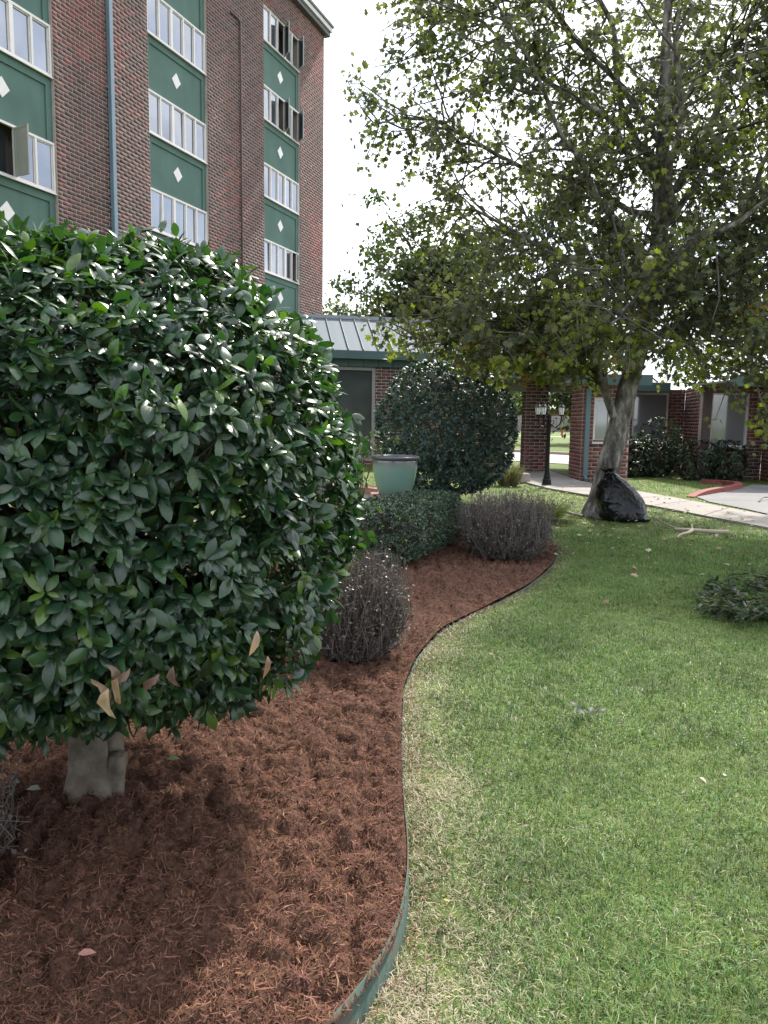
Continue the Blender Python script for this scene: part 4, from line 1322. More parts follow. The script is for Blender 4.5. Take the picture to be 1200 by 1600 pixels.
single_leaf('withered_leaf', 'pale withered leaf hanging in the lower right of the near holly', 'holly', (-.375, 2.24, .96), (.1, -.2, -1), (.9, -.6, .2), .075, (.40, .27, .2), 'dry_leaf', curl=.5)
single_leaf('withered_leaf', 'brown withered leaf hanging at the lowest right edge of the near holly', 'holly', (-.35, 2.28, .87), (.3, -.2, -1), (.9, -.5, .2), .065, (.25, .14, .1), 'dry_leaf', curl=.6)

# the round holly further back
BL2 = empty('round_holly', (1.12, 14.1, 0))
tag(BL2, 'dome shaped clipped dark holly standing behind the green pot', 'bush')
tips, nr = sq_surface(4600, (1.12, 14.1, 1.42), 1.25, 1.28, 2.25)
keep = (tips[:, 1] < 14.4) | (rng.random(len(tips)) < .5)
tips, nr = tips[keep], nr[keep]
zz = (tips[:, 2] - 1.42) / 1.28
tips[:, :2] = np.array([1.12, 14.1]) + (tips[:, :2] - np.array([1.12, 14.1])) * (1 - .13 * sstep(.1, 1.0, zz) + .02 * sstep(0, -.6, zz))[:, None]
tips[:, 2] = np.maximum(tips[:, 2], .27 + .1 * rng.random(len(tips)))
tips = tips + nr * (0.16 * (vnoise(tips[:, 0] * 3 + 17, tips[:, 1] * 3, tips[:, 2] * 3) - .5) - np.where(rng.random(len(tips)) < .6, 0, .5) * rng.random(len(tips)))[:, None]
pos, R, sz, tint, yg, ax = whorls(tips, nr, 6, .085, (.5, 1.4), .2, [(.042, .074, .060), (.034, .062, .054), (.050, .086, .066)], .03, (.05, .09, .03))
link('foliage', leaves_mesh('foliage', 'oval', pos, R, sz, tint, True), M['small_leaf'], BL2, False)['kind'] = 'stuff'
tk = NP(); V, F = fluted([(1.1, 14.1, -.05), (1.1, 14.1, .4), (1.12, 14.1, 1.0)], [.13, .1, .09], 3, .08); tk.add(V, F, (1, 1, 1))
for i in rng.choice(len(tips), 70, replace=False):
    V, F = tube([np.array([1.12, 14.1, .6]), (tips[i] + np.array([1.12, 14.1, .9])) / 2, tips[i] * .85 + np.array([1.12, 14.1, 1.3]) * .15], [.02, .012, .004], 5); tk.add(V, F, (1, 1, 1))
link('trunk', tk.mesh('trunk', True), M['bark_grey'], BL2, False)

# low box hedge
def hedge(name, label, p0, p1, w, h, n, size, tones, kind='oval', mat='small_leaf', droop=.1, per=5, twig=(.08, .06, .045), lump_a=.09, young=.05):
    p0, p1 = np.array(p0), np.array(p1)
    L = np.linalg.norm(p1 - p0); d = (p1 - p0) / L; q = np.array([-d[1], d[0]])
    c = (p0 + p1) / 2
    Hh = empty(name, (c[0], c[1], 0)); tag(Hh, label, 'hedge' if 'hedge' in name else 'shrub')
    u = rand_unit(n)
    P = 5.0
    a = np.array([L / 2, w / 2, h / 2])
    # even over a box, then rounded
    f = rng.integers(0, 5, n); wts = np.array([L * w, L * h, L * h, w * h, w * h]); f = rng.choice(5, n, p=wts / wts.sum())
    r1, r2 = rng.uniform(-1, 1, n), rng.uniform(-1, 1, n)
    X = np.select([f == 0, f == 1, f == 2, f == 3, f == 4], [r1, r1, r1, -np.ones(n), np.ones(n)])
    Y = np.select([f == 0, f == 1, f == 2, f == 3, f == 4], [r2, -np.ones(n), np.ones(n), r1, r1])
    Z = np.select([f == 0, f == 1, f == 2, f == 3, f == 4], [np.ones(n), r2, r2, r2, r2])
    B = np.stack([X, Y, Z], 1); B = B / (np.sum(np.abs(B) ** P, 1) ** (1 / P))[:, None]
    nr = unit(np.sign(B) * np.abs(B) ** (P - 1) / a)
    l = B * a
    l = l + nr * (lump_a * (vnoise(l[:, 0] * 4 + c[0] * 9, l[:, 1] * 4, l[:, 2] * 4) - .5) - rng.random(n) ** 2 * .08)[:, None]
    tips = np.stack([c[0] + l[:, 0] * d[0] + l[:, 1] * q[0], c[1] + l[:, 0] * d[1] + l[:, 1] * q[1], h / 2 + .03 + l[:, 2]], 1)
    nw = np.stack([nr[:, 0] * d[0] + nr[:, 1] * q[0], nr[:, 0] * d[1] + nr[:, 1] * q[1], nr[:, 2]], 1)
    pos, R, sz, tint, yg, ax = whorls(tips, nw, per, size, (.4, 1.4), droop, tones, young)
    link('foliage', leaves_mesh('foliage', kind, pos, R, sz, tint, True), M[mat], Hh, False)['kind'] = 'stuff'
    t = NP()
    for i in rng.choice(n, min(n, 260), replace=False):
        b = np.array([tips[i, 0] * .6 + c[0] * .4, tips[i, 1] * .6 + c[1] * .4, 0.02])
        V, F = tube([b, (b + tips[i]) / 2 + rng.normal(0, .02, 3), tips[i]], [.008, .005, .002], 4); t.add(V, F, np.array(twig) * rng.uniform(.7, 1.3))
    link('stems', t.mesh('stems', True), M['twig'], Hh, False)['kind'] = 'stuff'
    return Hh
hedge('box_hedge', 'low clipped dark green box hedge in front of the green pot', (-.12, 7.95), (.72, 10.2), .92, .655, 4600, .034, [(.038, .072, .044), (.032, .060, .040), (.046, .084, .050)], young=.08)

# twiggy purple barberry shrubs
def barberry(label, c, r, h, n_tw, n_lf, seed):
    g = np.random.default_rng(seed)
    Bb = empty('barberry_shrub', (c[0], c[1], 0)); tag(Bb, label, 'shrub')
    t = NP()
    tipl = []
    for i in range(n_tw):
        a = g.uniform(0, 2 * PI); q = g.random() ** .5
        b = np.array([c[0] + math.cos(a) * r * .68 * q, c[1] + math.sin(a) * r * .68 * q, .0])
        a2 = a + g.normal(0, .35); q2 = np.clip(q * 1.0 + g.normal(0, .14), 0, 1.06)
        hh = h * (1.0 - .10 * q2 ** 4) * g.uniform(.35, 1.02)
        e = np.array([c[0] + math.cos(a2) * r * q2, c[1] + math.sin(a2) * r * q2, hh])
        mid = b * .5 + e * .5 + np.array([math.cos(a2), math.sin(a2), 0]) * r * .12 * q2 + g.normal(0, .03, 3)
        tn = np.array([.135, .110, .100]) * g.uniform(.5, 1.5)
        V, F = tube([b, mid, e], [.0045, .003, .0013], 3); t.add(V, F, tn)
        tipl.append((b * .8 + mid * .2, e))
        for k in range(3):
            u = g.uniform(-.75, .95); s = (mid * (1 - u) + e * u) if u > 0 else (mid * (1 + u) - b * u)
            ee = s + g.normal(0, .055, 3) + np.array([0, 0, .03])
            V, F = tube([s, ee], [.0022, .001], 3); t.add(V, F, tn * g.uniform(.8, 1.3)); tipl.append((s, ee))
    link('twigs', t.mesh('twigs'), M['twig'], Bb, False)['kind'] = 'stuff'
    A = np.array([p[0] for p in tipl]); E_ = np.array([p[1] for p in tipl])
    k = g.integers(len(A), size=n_lf); u = g.uniform(.1, 1.0, (n_lf, 1))
    pos = A[k] * (1 - u) + E_[k] * u + g.normal(0, .006, (n_lf, 3))
    d = unit(g.normal(size=(n_lf, 3)) + np.array([0, 0, .3]))
    R = frames(d, unit(g.normal(size=(n_lf, 3)) + np.array([0, 0, 1.0])))
    tn = np.array([(.100, .074, .074), (.120, .098, .092), (.085, .080, .072), (.17, .155, .145)])[g.integers(4, size=n_lf)] * g.uniform(.6, 1.4, (n_lf, 1))
    link('foliage', leaves_mesh('foliage', 'diamond', pos, R, g.uniform(.013, .028, n_lf), tn, False), M['small_leaf'], Bb, False)['kind'] = 'stuff'
    return Bb
barberry('twiggy purple brown barberry half hidden by the right edge of the near holly', (-.20, 5.15), .35, .71, 1500, 17000, 21)
barberry('rounded purple brown barberry at the far end of the mulch bed', (1.45, 9.05), .54, .78, 1400, 21000, 22)
barberry('grey twiggy barberry cut by the lower left corner of the picture', (-1.585, 2.48), .29, .42, 420, 2500, 23)

# laurels under the gatehouse windows
def laurel(label, c, r, h, n, seed, tones, size=.11, name='laurel_shrub'):
    Lr = empty(name, (c[0], c[1], 0)); tag(Lr, label, 'shrub', 'laurels under the gatehouse windows')
    tips, nr = sq_surface(n, (c[0], c[1], h * .52), r, h * .50, 2.6)
    tips = tips + nr * (.25 * (vnoise(tips[:, 0] * 3, tips[:, 1] * 3, tips[:, 2] * 3 + seed) - .6))[:, None]
    pos, R, sz, tint, yg, ax = whorls(tips, nr, 6, size, (.4, 1.3), .25, tones, .12, (.075, .11, .035))
    link('foliage', leaves_mesh('foliage', 'oval', pos, R, sz, tint, True), M['small_leaf'], Lr, False)['kind'] = 'stuff'
    t = NP()
    for i in rng.choice(len(tips), 40, replace=False):
        V, F = tube([np.array([c[0], c[1], 0]), (tips[i] + np.array([c[0], c[1], .1])) / 2, tips[i]], [.018, .011, .004], 5); t.add(V, F, (.07, .055, .04))
    link('stems', t.mesh('stems', True), M['twig'], Lr, False)['kind'] = 'stuff'
lt = [(.030, .048, .026), (.038, .060, .030), (.024, .040, .024)]
laurel('leafy laurel nearest the lawn tree trunk under the wide window', (7.0, 22.3), .62, 1.15, 260, 1, lt)
laurel('laurel second from the lawn tree trunk under the wide window', (7.8, 22.4), .62, 1.12, 260, 2, lt)
laurel('tall loose shrub rising above the laurels beside the dark brick step', (8.2, 22.9), .60, 1.75, 300, 3, [(.035, .060, .034), (.045, .072, .038)], .09)
laurel('laurel between the tall loose shrub and the end of the row', (8.75, 21.4), .58, 1.10, 240, 4, lt)
laurel('last laurel of the row beside the red brick pier', (9.45, 21.2), .52, 1.05, 220, 5, lt)

# ------------------------------------------------------------------ the lawn tree
LT_BASE = np.array([3.63, 12.9, 0])
TR = empty('lawn_tree', tuple(LT_BASE))
tag(TR, 'leaning lawn tree with mottled grey bark and a wide crown of broad leaves', 'tree')
def crv(pts, n):
    P = np.array(pts, float); t = np.linspace(0, len(P) - 1, n)
    out = []
    for q in t:                                   # Catmull-Rom
        i = min(int(q), len(P) - 2); u = q - i
        p0, p1, p2, p3 = P[max(i - 1, 0)], P[i], P[i + 1], P[min(i + 2, len(P) - 1)]
        out.append(.5 * ((2 * p1) + (-p0 + p2) * u + (2 * p0 - 5 * p1 + 4 * p2 - p3) * u * u + (-p0 + 3 * p1 - 3 * p2 + p3) * u ** 3))
    return np.array(out)
trunk_path = crv([(3.62, 12.9, -.06), (3.64, 12.9, .12), (3.70, 12.9, .5), (3.81, 12.9, 1.1), (4.00, 12.9, 2.1), (4.27, 12.9, 3.3), (4.40, 12.95, 4.4), (4.41, 13.0, 5.5), (4.38, 13.0, 6.8), (4.36, 13.0, 8.2), (4.40, 13.0, 9.8), (4.45, 13.0, 11.3)], 60)
trad = np.interp(trunk_path[:, 2], [-.1, .05, .3, .9, 2.1, 3.3, 4.4, 5.5, 7, 9, 11.3], [.31, .275, .225, .19, .160, .145, .14, .115, .085, .055, .02])
tw = NP()
V, F = tube(trunk_path, trad, 20)
nzv = vnoise(V[:, 0] * 5, V[:, 1] * 5, V[:, 2] * 2.2)
cen = np.repeat(trunk_path, 20, 0)
ang = np.arctan2(V[:, 1] - cen[:, 1], V[:, 0] - cen[:, 0])
flare = np.exp(-np.maximum(V[:, 2], 0) / .22) * .12 * np.cos(ang * 4 + .6)
V = cen + (V - cen) * (1 + .16 * (nzv - .5) + flare)[:, None]
tw.add(V, F, (1, 1, 1))
link('trunk', tw.mesh('trunk', True), M['mottled_bark'], TR, False)
# main limbs: (points, start radius, end radius)
LIMBS = [
    ([(3.90, 12.88, 1.65), (3.66, 12.7, 2.12), (3.3, 12.4, 2.55), (2.6, 12.1, 2.95), (1.7, 11.9, 3.3)], .078, .03),
    ([(4.42, 12.9, 3.55), (4.75, 12.8, 3.80), (5.4, 12.6, 4.15), (6.1, 12.4, 4.45), (7.0, 12.2, 4.9), (8.0, 12.0, 5.3)], .125, .03),
    ([(4.36, 12.9, 3.45), (3.9, 12.7, 3.75), (3.2, 12.3, 3.9), (2.2, 12.0, 4.3), (1.2, 11.8, 4.7)], .07, .018),
    ([(4.42, 12.95, 4.05), (3.9, 12.8, 4.05), (3.3, 12.9, 4.25), (2.5, 13.2, 4.4), (1.4, 13.4, 4.9)], .075, .02),
    ([(4.44, 12.95, 4.35), (3.95, 12.7, 4.3), (3.5, 12.4, 4.65), (2.9, 12.0, 5.3), (2.2, 11.6, 6.2), (1.5, 11.3, 7.3)], .085, .018),
    ([(4.46, 12.95, 4.3), (5.0, 12.7, 4.5), (5.6, 12.7, 4.55), (6.3, 12.9, 4.7), (7.2, 13.1, 5.2)], .085, .02),
    ([(4.44, 13.0, 5.2), (4.8, 12.7, 5.8), (5.1, 12.4, 6.8), (5.4, 12.1, 8.0), (5.6, 11.9, 9.4)], .08, .015),
    ([(4.42, 13.0, 5.0), (4.0, 12.9, 5.9), (3.6, 12.9, 7.0), (3.2, 12.9, 8.4), (2.9, 12.9, 9.8)], .075, .014),
    ([(4.40, 13.0, 5.8), (4.6, 13.4, 6.8), (4.8, 13.9, 8.0), (4.9, 14.4, 9.4)], .065, .014),
    ([(4.46, 13.0, 4.7), (5.1, 13.4, 5.6), (5.8, 13.9, 6.6), (6.5, 14.4, 7.8)], .07, .014),
    ([(4.4, 13.0, 3.9), (4.2, 13.8, 4.6), (3.8, 14.8, 5.4), (3.3, 15.8, 6.2)], .07, .014),
    ([(4.4, 13.0, 3.6), (4.9, 13.9, 4.2), (5.6, 14.9, 4.9), (6.2, 15.9, 5.6)], .07, .014),
    ([(4.42, 12.9, 4.6), (4.2, 12.0, 5.2), (3.9, 11.0, 5.9), (3.6, 10.1, 6.8)], .075, .014),
    ([(4.42, 12.9, 3.9), (4.7, 12.0, 4.3), (5.1, 11.1, 4.7), (5.6, 10.2, 5.2)], .07, .014),
    ([(4.4, 12.95, 5.4), (3.6, 12.6, 6.0), (2.6, 12.5, 6.6), (1.6, 12.5, 7.4), (.7, 12.5, 8.0)], .06, .012),
    ([(4.4, 13.0, 6.0), (3.4, 12.7, 7.0), (2.3, 12.5, 7.9), (1.2, 12.4, 9.0)], .055, .012),
    ([(4.4, 13.0, 4.9), (3.2, 12.9, 5.3), (1.9, 12.8, 5.7), (.6, 12.7, 6.1), (-.3, 12.6, 6.2)], .055, .012),
    ([(4.4, 12.9, 6.3), (4.9, 12.2, 7.0), (5.8, 11.6, 7.6), (6.8, 11.2, 8.2)], .05, .012),
    ([(5.2, 12.65, 4.1), (5.45, 12.2, 4.7), (5.55, 11.9, 5.6), (5.7, 11.7, 6.8), (5.75, 11.5, 8.2)], .05, .012),
    ([(4.2, 12.9, 2.75), (3.3, 12.4, 3.2), (2.3, 12.0, 3.15), (1.3, 11.8, 2.8)], .05, .012),
    ([(4.3, 12.9, 3.0), (5.0, 12.3, 3.3), (5.9, 11.9, 3.0), (6.7, 11.7, 2.5)], .05, .012),
    ([(4.25, 12.9, 2.8), (4.6, 12.1, 3.1), (5.1, 11.6, 2.8), (5.5, 11.4, 2.2), (5.7, 11.3, 1.6)], .045, .010),
    ([(4.3, 12.9, 3.1), (3.9, 12.0, 3.4), (3.4, 11.1, 3.2), (3.0, 10.4, 2.9)], .05, .012),
    ([(4.25, 13.0, 3.0), (3.7, 14.0, 3.4), (2.9, 14.9, 3.3), (2.0, 15.5, 3.0)], .05, .012),
    ([(4.3, 13.0, 3.0), (5.2, 13.7, 3.3), (6.3, 14.2, 3.2), (7.4, 14.5, 2.9)], .05, .012),
    ([(4.2, 12.9, 2.9), (3.0, 12.2, 3.1), (1.8, 11.9, 2.9), (.9, 11.8, 2.7), (.2, 11.7, 2.6)], .05, .01),
    ([(3.3, 12.4, 2.55), (2.6, 11.8, 2.65), (1.9, 11.5, 2.5), (1.3, 11.3, 2.35)], .035, .01),
    ([(6.1, 12.4, 4.45), (6.2, 12.1, 5.2), (6.15, 12.0, 6.2), (6.3, 11.9, 7.5)], .045, .012),
]
limb_curves = []
for k, (pts, r0, r1) in enumerate(LIMBS):
    C = crv(pts, 22)
    C[2:] += np.stack([vnoise(np.arange(20) * .45, k * 3.3, 1), vnoise(np.arange(20) * .45, k * 3.3, 5), vnoise(np.arange(20) * .45, k * 3.3, 9)], 1) * .24 - .12
    rr = np.linspace(r0, r1, 22) ** 1.0
    V, F = tube(C, rr, 10)
    n = NP(); n.add(V, F, (1, 1, 1))
    link('limb', n.mesh('limb', True), M['mottled_bark'], TR, False)
    limb_curves.append((C, rr))
limb_curves.append((trunk_path[trunk_path[:, 2] > 3.2], trad[trunk_path[:, 2] > 3.2]))
# branchlets and leaves
def crown_ok(p):
    x, y, z = p
    r = math.hypot(x - 4.35, y - 12.9)
    R = np.interp(z, [1.2, 2.2, 3.0, 4.5, 6.5, 8.5, 10.5, 12], [2.6, 4.5, 4.9, 5.1, 5.1, 4.8, 3.6, 1.2])
    lowest = 2.15 + (.35 if x < 1.0 else 0.0)
    if 4.9 < x < 6.3 and y < 13: lowest = 1.3
    return r < R and z > lowest
br = NP()
LP, LD, LO, LZ = [], [], [], []
wts = np.array([1.4 if len(c[0]) == 22 else 1.2 for c in limb_curves]); wts[1] = 2.2; wts[0] = 1.8; wts[19:27] = 2.3; wts[15:17] = 2.0; wts[6:9] = 2.0; wts[14] = 2.0; wts[12] = .5; wts[13] = .5; wts[22] = .7; wts /= wts.sum()
nb = 0
for i in range(1120):
    C, rr = limb_curves[rng.choice(len(limb_curves), p=wts)]
    j = int(len(C) * rng.uniform(.18, 1.0)); j = min(j, len(C) - 1)
    s = C[j]
    out = np.array([s[0] - 4.4, s[1] - 12.95, 0]); out = out / (np.linalg.norm(out) + .3)
    d = out * .8 + rng.normal(0, .62, 3) + np.array([0, 0, .12])
    d /= np.linalg.norm(d)
    L = rng.uniform(.7, 2.1)
    hang = rng.uniform(.05, .5)
    pts = [s]
    p = s.copy(); dd = d.copy()
    for q in range(5):
        p = p + dd * L / 5; pts.append(p.copy())
        dd = dd + rng.normal(0, .17, 3) - np.array([0, 0, .11 * hang * 2]); dd /= np.linalg.norm(dd)
    pts = np.array(pts)
    if not crown_ok(pts[-1]): continue
    nb += 1
    V, F = tube(pts, np.linspace(.016, .005, 6) * (.7 + .5 * L / 2), 5); br.add(V, F, np.array([.10, .088, .075]) * rng.uniform(.6, 1.2))
    for q in range(rng.integers(5, 9)):
        u = rng.uniform(.15, 1.0) * 5; a = int(min(u, 4)); s2 = pts[a] * (1 - (u - a)) + pts[a + 1] * (u - a)
        d2 = unit(d * .5 + rng.normal(0, .7, 3) - np.array([0, 0, .08])); L2 = rng.uniform(.2, .6)
        e2 = s2 + d2 * L2 - np.array([0, 0, .06])
        m2 = (s2 + e2) / 2 + rng.normal(0, .03, 3) + np.array([0, 0, .03])
        if not crown_ok(e2): continue
        V, F = tube([s2, m2, e2], [.006, .004, .002], 3); br.add(V, F, (.10, .09, .06))
        nl = rng.integers(4, 10)
        w = rng.uniform(.1, 1.05, nl)[:, None]
        P = s2 * (1 - w) + e2 * w + rng.normal(0, .045, (nl, 3))
        D = unit(d2 * .6 + rng.normal(0, .6, (nl, 3)) + np.array([0, 0, -.75]))
        LP.append(P + D * .04); LD.append(D)
        LO.append(np.full(nl, rng.random())); LZ.append(np.full(nl, rng.random()))
link('branchlets', br.mesh('branchlets', True), M['twig'], TR, False)['kind'] = 'stuff'
pos = np.concatenate(LP); d = np.concatenate(LD); lo = np.concatenate(LO); lz = np.concatenate(LZ)
n = len(pos)
R = frames(d, unit(rng.normal(0, .7, (n, 3)) + np.array([0, -.15, .8])))
size = rng.uniform(.065, .135, n)
tint = np.array([.098, .109, .060]) * rng.uniform(.6, 1.3, (n, 1)) * (.75 + .5 * lo[:, None])
low = np.clip((4.6 - pos[:, 2]) / 2.4, 0, 1)
yel = lz < .05 + .42 * low * (vnoise(pos[:, 0] * .9, pos[:, 1] * .9, pos[:, 2] * .9) > .48)
tint[yel] = np.array([.20, .235, .032]) * rng.uniform(.55, 1.15, (yel.sum(), 1))
org = yel & (lo > .92) & (pos[:, 2] < 3.4)
tint[org] = np.array([.26, .16, .035]) * rng.uniform(.6, 1.1, (org.sum(), 1))
curl = rng.uniform(-.1, .35, n)
dist = np.linalg.norm(pos - np.array([0, 0, CAM_H]), axis=1)
single = pick_near(pos, 300, (575, 5, 1195, 690), dist)
leaf_objects(TR, 'lobed', pos[single], R[single], size[single], tint[single], M['tree_leaf'], curl=curl[single])
link('crown', leaves_mesh('crown', 'lobed', pos[~single], R[~single], size[~single], tint[~single], False, curl[~single]), M['tree_leaf'], TR, False)['kind'] = 'stuff'

# ------------------------------------------------------------------ black bin bag leaning on the trunk
def bag(c, label):
    B = empty('bin_bag', c); tag(B, label, 'bag')
    n, mrow = 56, 44
    V = []
    for k in range(mrow):
        t = k / (mrow - 1)                       # 0 ground, 1 tied neck
        z = .76 * t
        hx = np.interp(t, [0, .05, .2, .45, .7, .86, .94, 1], [.30, .37, .385, .37, .29, .19, .12, .08])
        hy = np.interp(t, [0, .05, .2, .45, .7, .86, .94, 1], [.22, .29, .31, .29, .22, .14, .09, .06])
        cx = np.interp(t, [0, .3, .7, 1], [.055, .02, -.08, -.17]); cy = np.interp(t, [0, 1], [-.02, .10])
        for i in range(n):
            a = 2 * PI * i / n
            ca, sa = math.cos(a), math.sin(a)
            e = 2.6
            s = (abs(ca) ** e + abs(sa) ** e) ** (-1 / e)
            # long folds running down from the neck, and slumped bulges
            fold = .055 * math.sin(7 * a + 2.0 * math.sin(3 * a)) * t ** 1.5 + .05 * (vnoise(ca * 2.2 + 5, sa * 2.2 + t * 1.3, t * 4.2) - .5) * 2
            fold += .12 * abs(vnoise(ca * 5 + 3, sa * 5 + t * 2, t * 7) - .5) - .03
            r = s * (1 + fold)
            x, y = cx + hx * ca * r, cy + hy * sa * r
            if t < .12 and ca > .6: x += .10 * (ca - .6) / .4 * (1 - t / .12)       # the corner pulled out to the right
            V.append((x, y, max(z + .02 * (vnoise(ca * 3, sa * 3, t * 6) - .5), 0.004 if k == 0 else .006)))
    F = []
    for k in range(mrow - 1):
        for i in range(n):
            j = (i + 1) % n
            F.append((k * n + i, k * n + j, (k + 1) * n + j, (k + 1) * n + i))
    F.append(tuple(range(n))[::-1])
    me = bpy.data.meshes.new('sack'); me.from_pydata(V, [], F); me.polygons.foreach_set('use_smooth', np.ones(len(me.polygons), bool))
    link('sack', me, M['black_plastic'], B)
    # gathered, tucked-over neck
    m = MB(); nn = 30; V = []
    for k, (rr, zz, ox) in enumerate([(.10, .735, -.165), (.07, .765, -.18), (.06, .78, -.19), (.09, .825, -.205), (.115, .835, -.20), (.06, .82, -.195), (.0, .81, -.19)]):
        for i in range(nn):
            a = 2 * PI * i / nn
            q = 1 + .22 * math.sin(6 * a + k) + .12 * math.sin(11 * a)
            V.append((ox + rr * q * math.cos(a), .10 + rr * .7 * q * math.sin(a), zz + .012 * math.sin(5 * a + k)))
    F = [(k * nn + i, k * nn + (i + 1) % nn, (k + 1) * nn + (i + 1) % nn, (k + 1) * nn + i) for k in range(6) for i in range(nn)]
    m.add(V, F); m.build('neck', M['black_plastic'], B, smooth=True)
    return B
bag((3.84, 12.38, 0), 'full black plastic bin bag slumped against the foot of the lawn tree')

# ------------------------------------------------------------------ lamp post with three lanterns
LP_ = empty('lamp_post', (3.95, 18.66, 0))
tag(LP_, 'black cast iron lamp post with three lanterns beside the footpath', 'lamp post')
m = MB(); m.lathe((0, 0, 0), [(.0, 0), (.13, 0), (.13, .05), (.11, .07), (.10, .17), (.075, .20), (.085, .23), (.07, .26), (.06, .34)], 16); m.build('base', M['black_iron'], LP_)
m = MB(); m.lathe((0, 0, 0), [(.055, .33), (.048, .9), (.042, 1.55), (.06, 1.57), (.06, 1.60), (.045, 1.62), (.05, 1.70), (.03, 1.74), (.0, 1.78)], 14); m.build('post', M['black_iron'], LP_, smooth=True)
for k, (a, rr) in enumerate(((math.radians(5), .30), (math.radians(150), .28), (math.radians(215), .20))):
    dx, dy = math.cos(a) * rr, math.sin(a) * rr
    m = MB()
    pts = crv([(dx * .12, dy * .12, 1.52), (dx * .45, dy * .45, 1.44), (dx * .85, dy * .85, 1.50), (dx, dy, 1.62), (dx, dy, 1.70)], 16)
    m.tube(pts, .016, 8)
    sp = crv([(dx * .10, dy * .10, 1.60), (dx * .35, dy * .35, 1.60), (dx * .40, dy * .40, 1.53), (dx * .28, dy * .28, 1.51)], 10)
    m.tube(sp, .010, 6)
    arm = m.build('arm', M['black_iron'], LP_, smooth=True)
    m = MB(); m.lathe((dx, dy, 1.70), [(.0, 0), (.035, 0), (.06, .02), (.065, .035), (.0, .035)], 8)
    lan = m.build('lantern', M['black_iron'], LP_)
    m = MB(); m.lathe((dx, dy, 1.735), [(.055, 0), (.072, .10), (.078, .17)], 8); m.build('glass', M['lamp_glass'], lan)
    m = MB()
    for q in range(8):
        b = q * PI / 4
        m.tube([(dx + .058 * math.cos(b), dy + .058 * math.sin(b), 1.73), (dx + .075 * math.cos(b), dy + .075 * math.sin(b), 1.83), (dx + .081 * math.cos(b), dy + .081 * math.sin(b), 1.91)], .0055, 5)
    m.build('cage', M['black_iron'], lan)
    m = MB(); m.lathe((dx, dy, 1.905), [(.088, 0), (.095, .012), (.06, .05), (.025, .075), (.02, .095), (.028, .11), (.008, .13), (.0, .16)], 8); m.build('lantern_roof', M['black_iron'], lan)

# twin globe lamp far off, right of the portico
GLb = empty('globe_lamp', (12.6, 48.5, 0)); tag(GLb, 'distant thin lamp post carrying two white globes right of the portico', 'lamp post')
m = MB(); m.lathe((0, 0, 0), [(.12, 0), (.08, .1), (.05, .2), (.045, 2.6)], 10); m.tube([(-.45, 0, 2.6), (.45, 0, 2.6)], .03, 6); m.build('post', M['black_iron'], GLb)
for sx in (-.45, .45):
    m = MB(); m.lathe((sx, 0, 2.62), [(0, 0), (.12, .05), (.17, .17), (.12, .29), (0, .34)], 12); m.build('globe', M['lamp_glass'], GLb, smooth=True)

# ------------------------------------------------------------------ brick seat wall with the glazed pot
SW = empty('seat_wall', (-.35, 11.2, 0)); tag(SW, 'low curved brick wall with pinkish cap bricks carrying the green pot', 'wall')
sb = Bricks(1.0, .2); arc = []
cx, cy, rad = -1.3, 11.0, 1.75
for k in range(15):
    a = math.radians(-100 + k * 13)
    arc.append((cx + rad * math.cos(a), cy + rad * math.sin(a)))
wm = MB()
for p, q in zip(arc[:-1], arc[1:]):
    L = math.hypot(q[0] - p[0], q[1] - p[1]); ang = math.atan2(q[1] - p[1], q[0] - p[0])
    mx, my_ = (p[0] + q[0]) / 2 + .35, (p[1] + q[1]) / 2 - 11.2
    wm.box((mx - math.sin(ang) * .13, my_ + math.cos(ang) * .13, .21), (L + .02, .24, .42), rz=ang)
    sb.face(p[0] + .35, p[1] - 11.2, ang, L, 0.0, .42)
    for s_ in range(3):
        u = (s_ + .5) / 3
        m = MB(); bx_, by_ = p[0] * (1 - u) + q[0] * u + .35, p[1] * (1 - u) + q[1] * u - 11.2
        m.box((bx_ - math.sin(ang) * .14, by_ + math.cos(ang) * .14, .465), (L / 3 - .012, .34, .085), tint=np.array([.30, .165, .135]) * rng.uniform(.75, 1.15), rz=ang)
        m.build('cap_brick', M['brick'], SW, bevel=.006)
wm.build('wall', M['mortar'], SW)
sb.build(SW, 0, None, Matrix.Translation(SW.location))
PT = empty('glazed_pot', (.15, 11.0, .508)); tag(PT, 'large empty celadon green glazed plant pot with dark rim', 'pot')
m = MB(); m.lathe((0, 0, 0), [(0, 0), (.215, 0), (.235, .02), (.275, .15), (.305, .28), (.322, .40), (.325, .47), (.322, .50)], 48); m.build('body', M['glaze'], PT, smooth=True)
m = MB(); m.lathe((0, 0, 0), [(.322, .495), (.345, .505), (.357, .525), (.355, .545), (.338, .555), (.315, .55), (.305, .53), (.30, .47), (.0, .45)], 48); m.build('rim', M['glaze_rim'], PT, smooth=True)
m = MB(); m.lathe((0, 0, 0), [(.30, .475), (.0, .48)], 32); m.build('soil', M['soil'], PT)
# support block under the pot
m = MB(); m.box((.50, -.20, .25), (.62, .62, .50)); m.build('pier', M['mortar'], SW)
m = MB(); m.box((.50, -.20, .462), (.70, .70, .088), tint=(.28, .17, .14)); m.build('cap_slab', M['brick'], SW, bevel=.01)

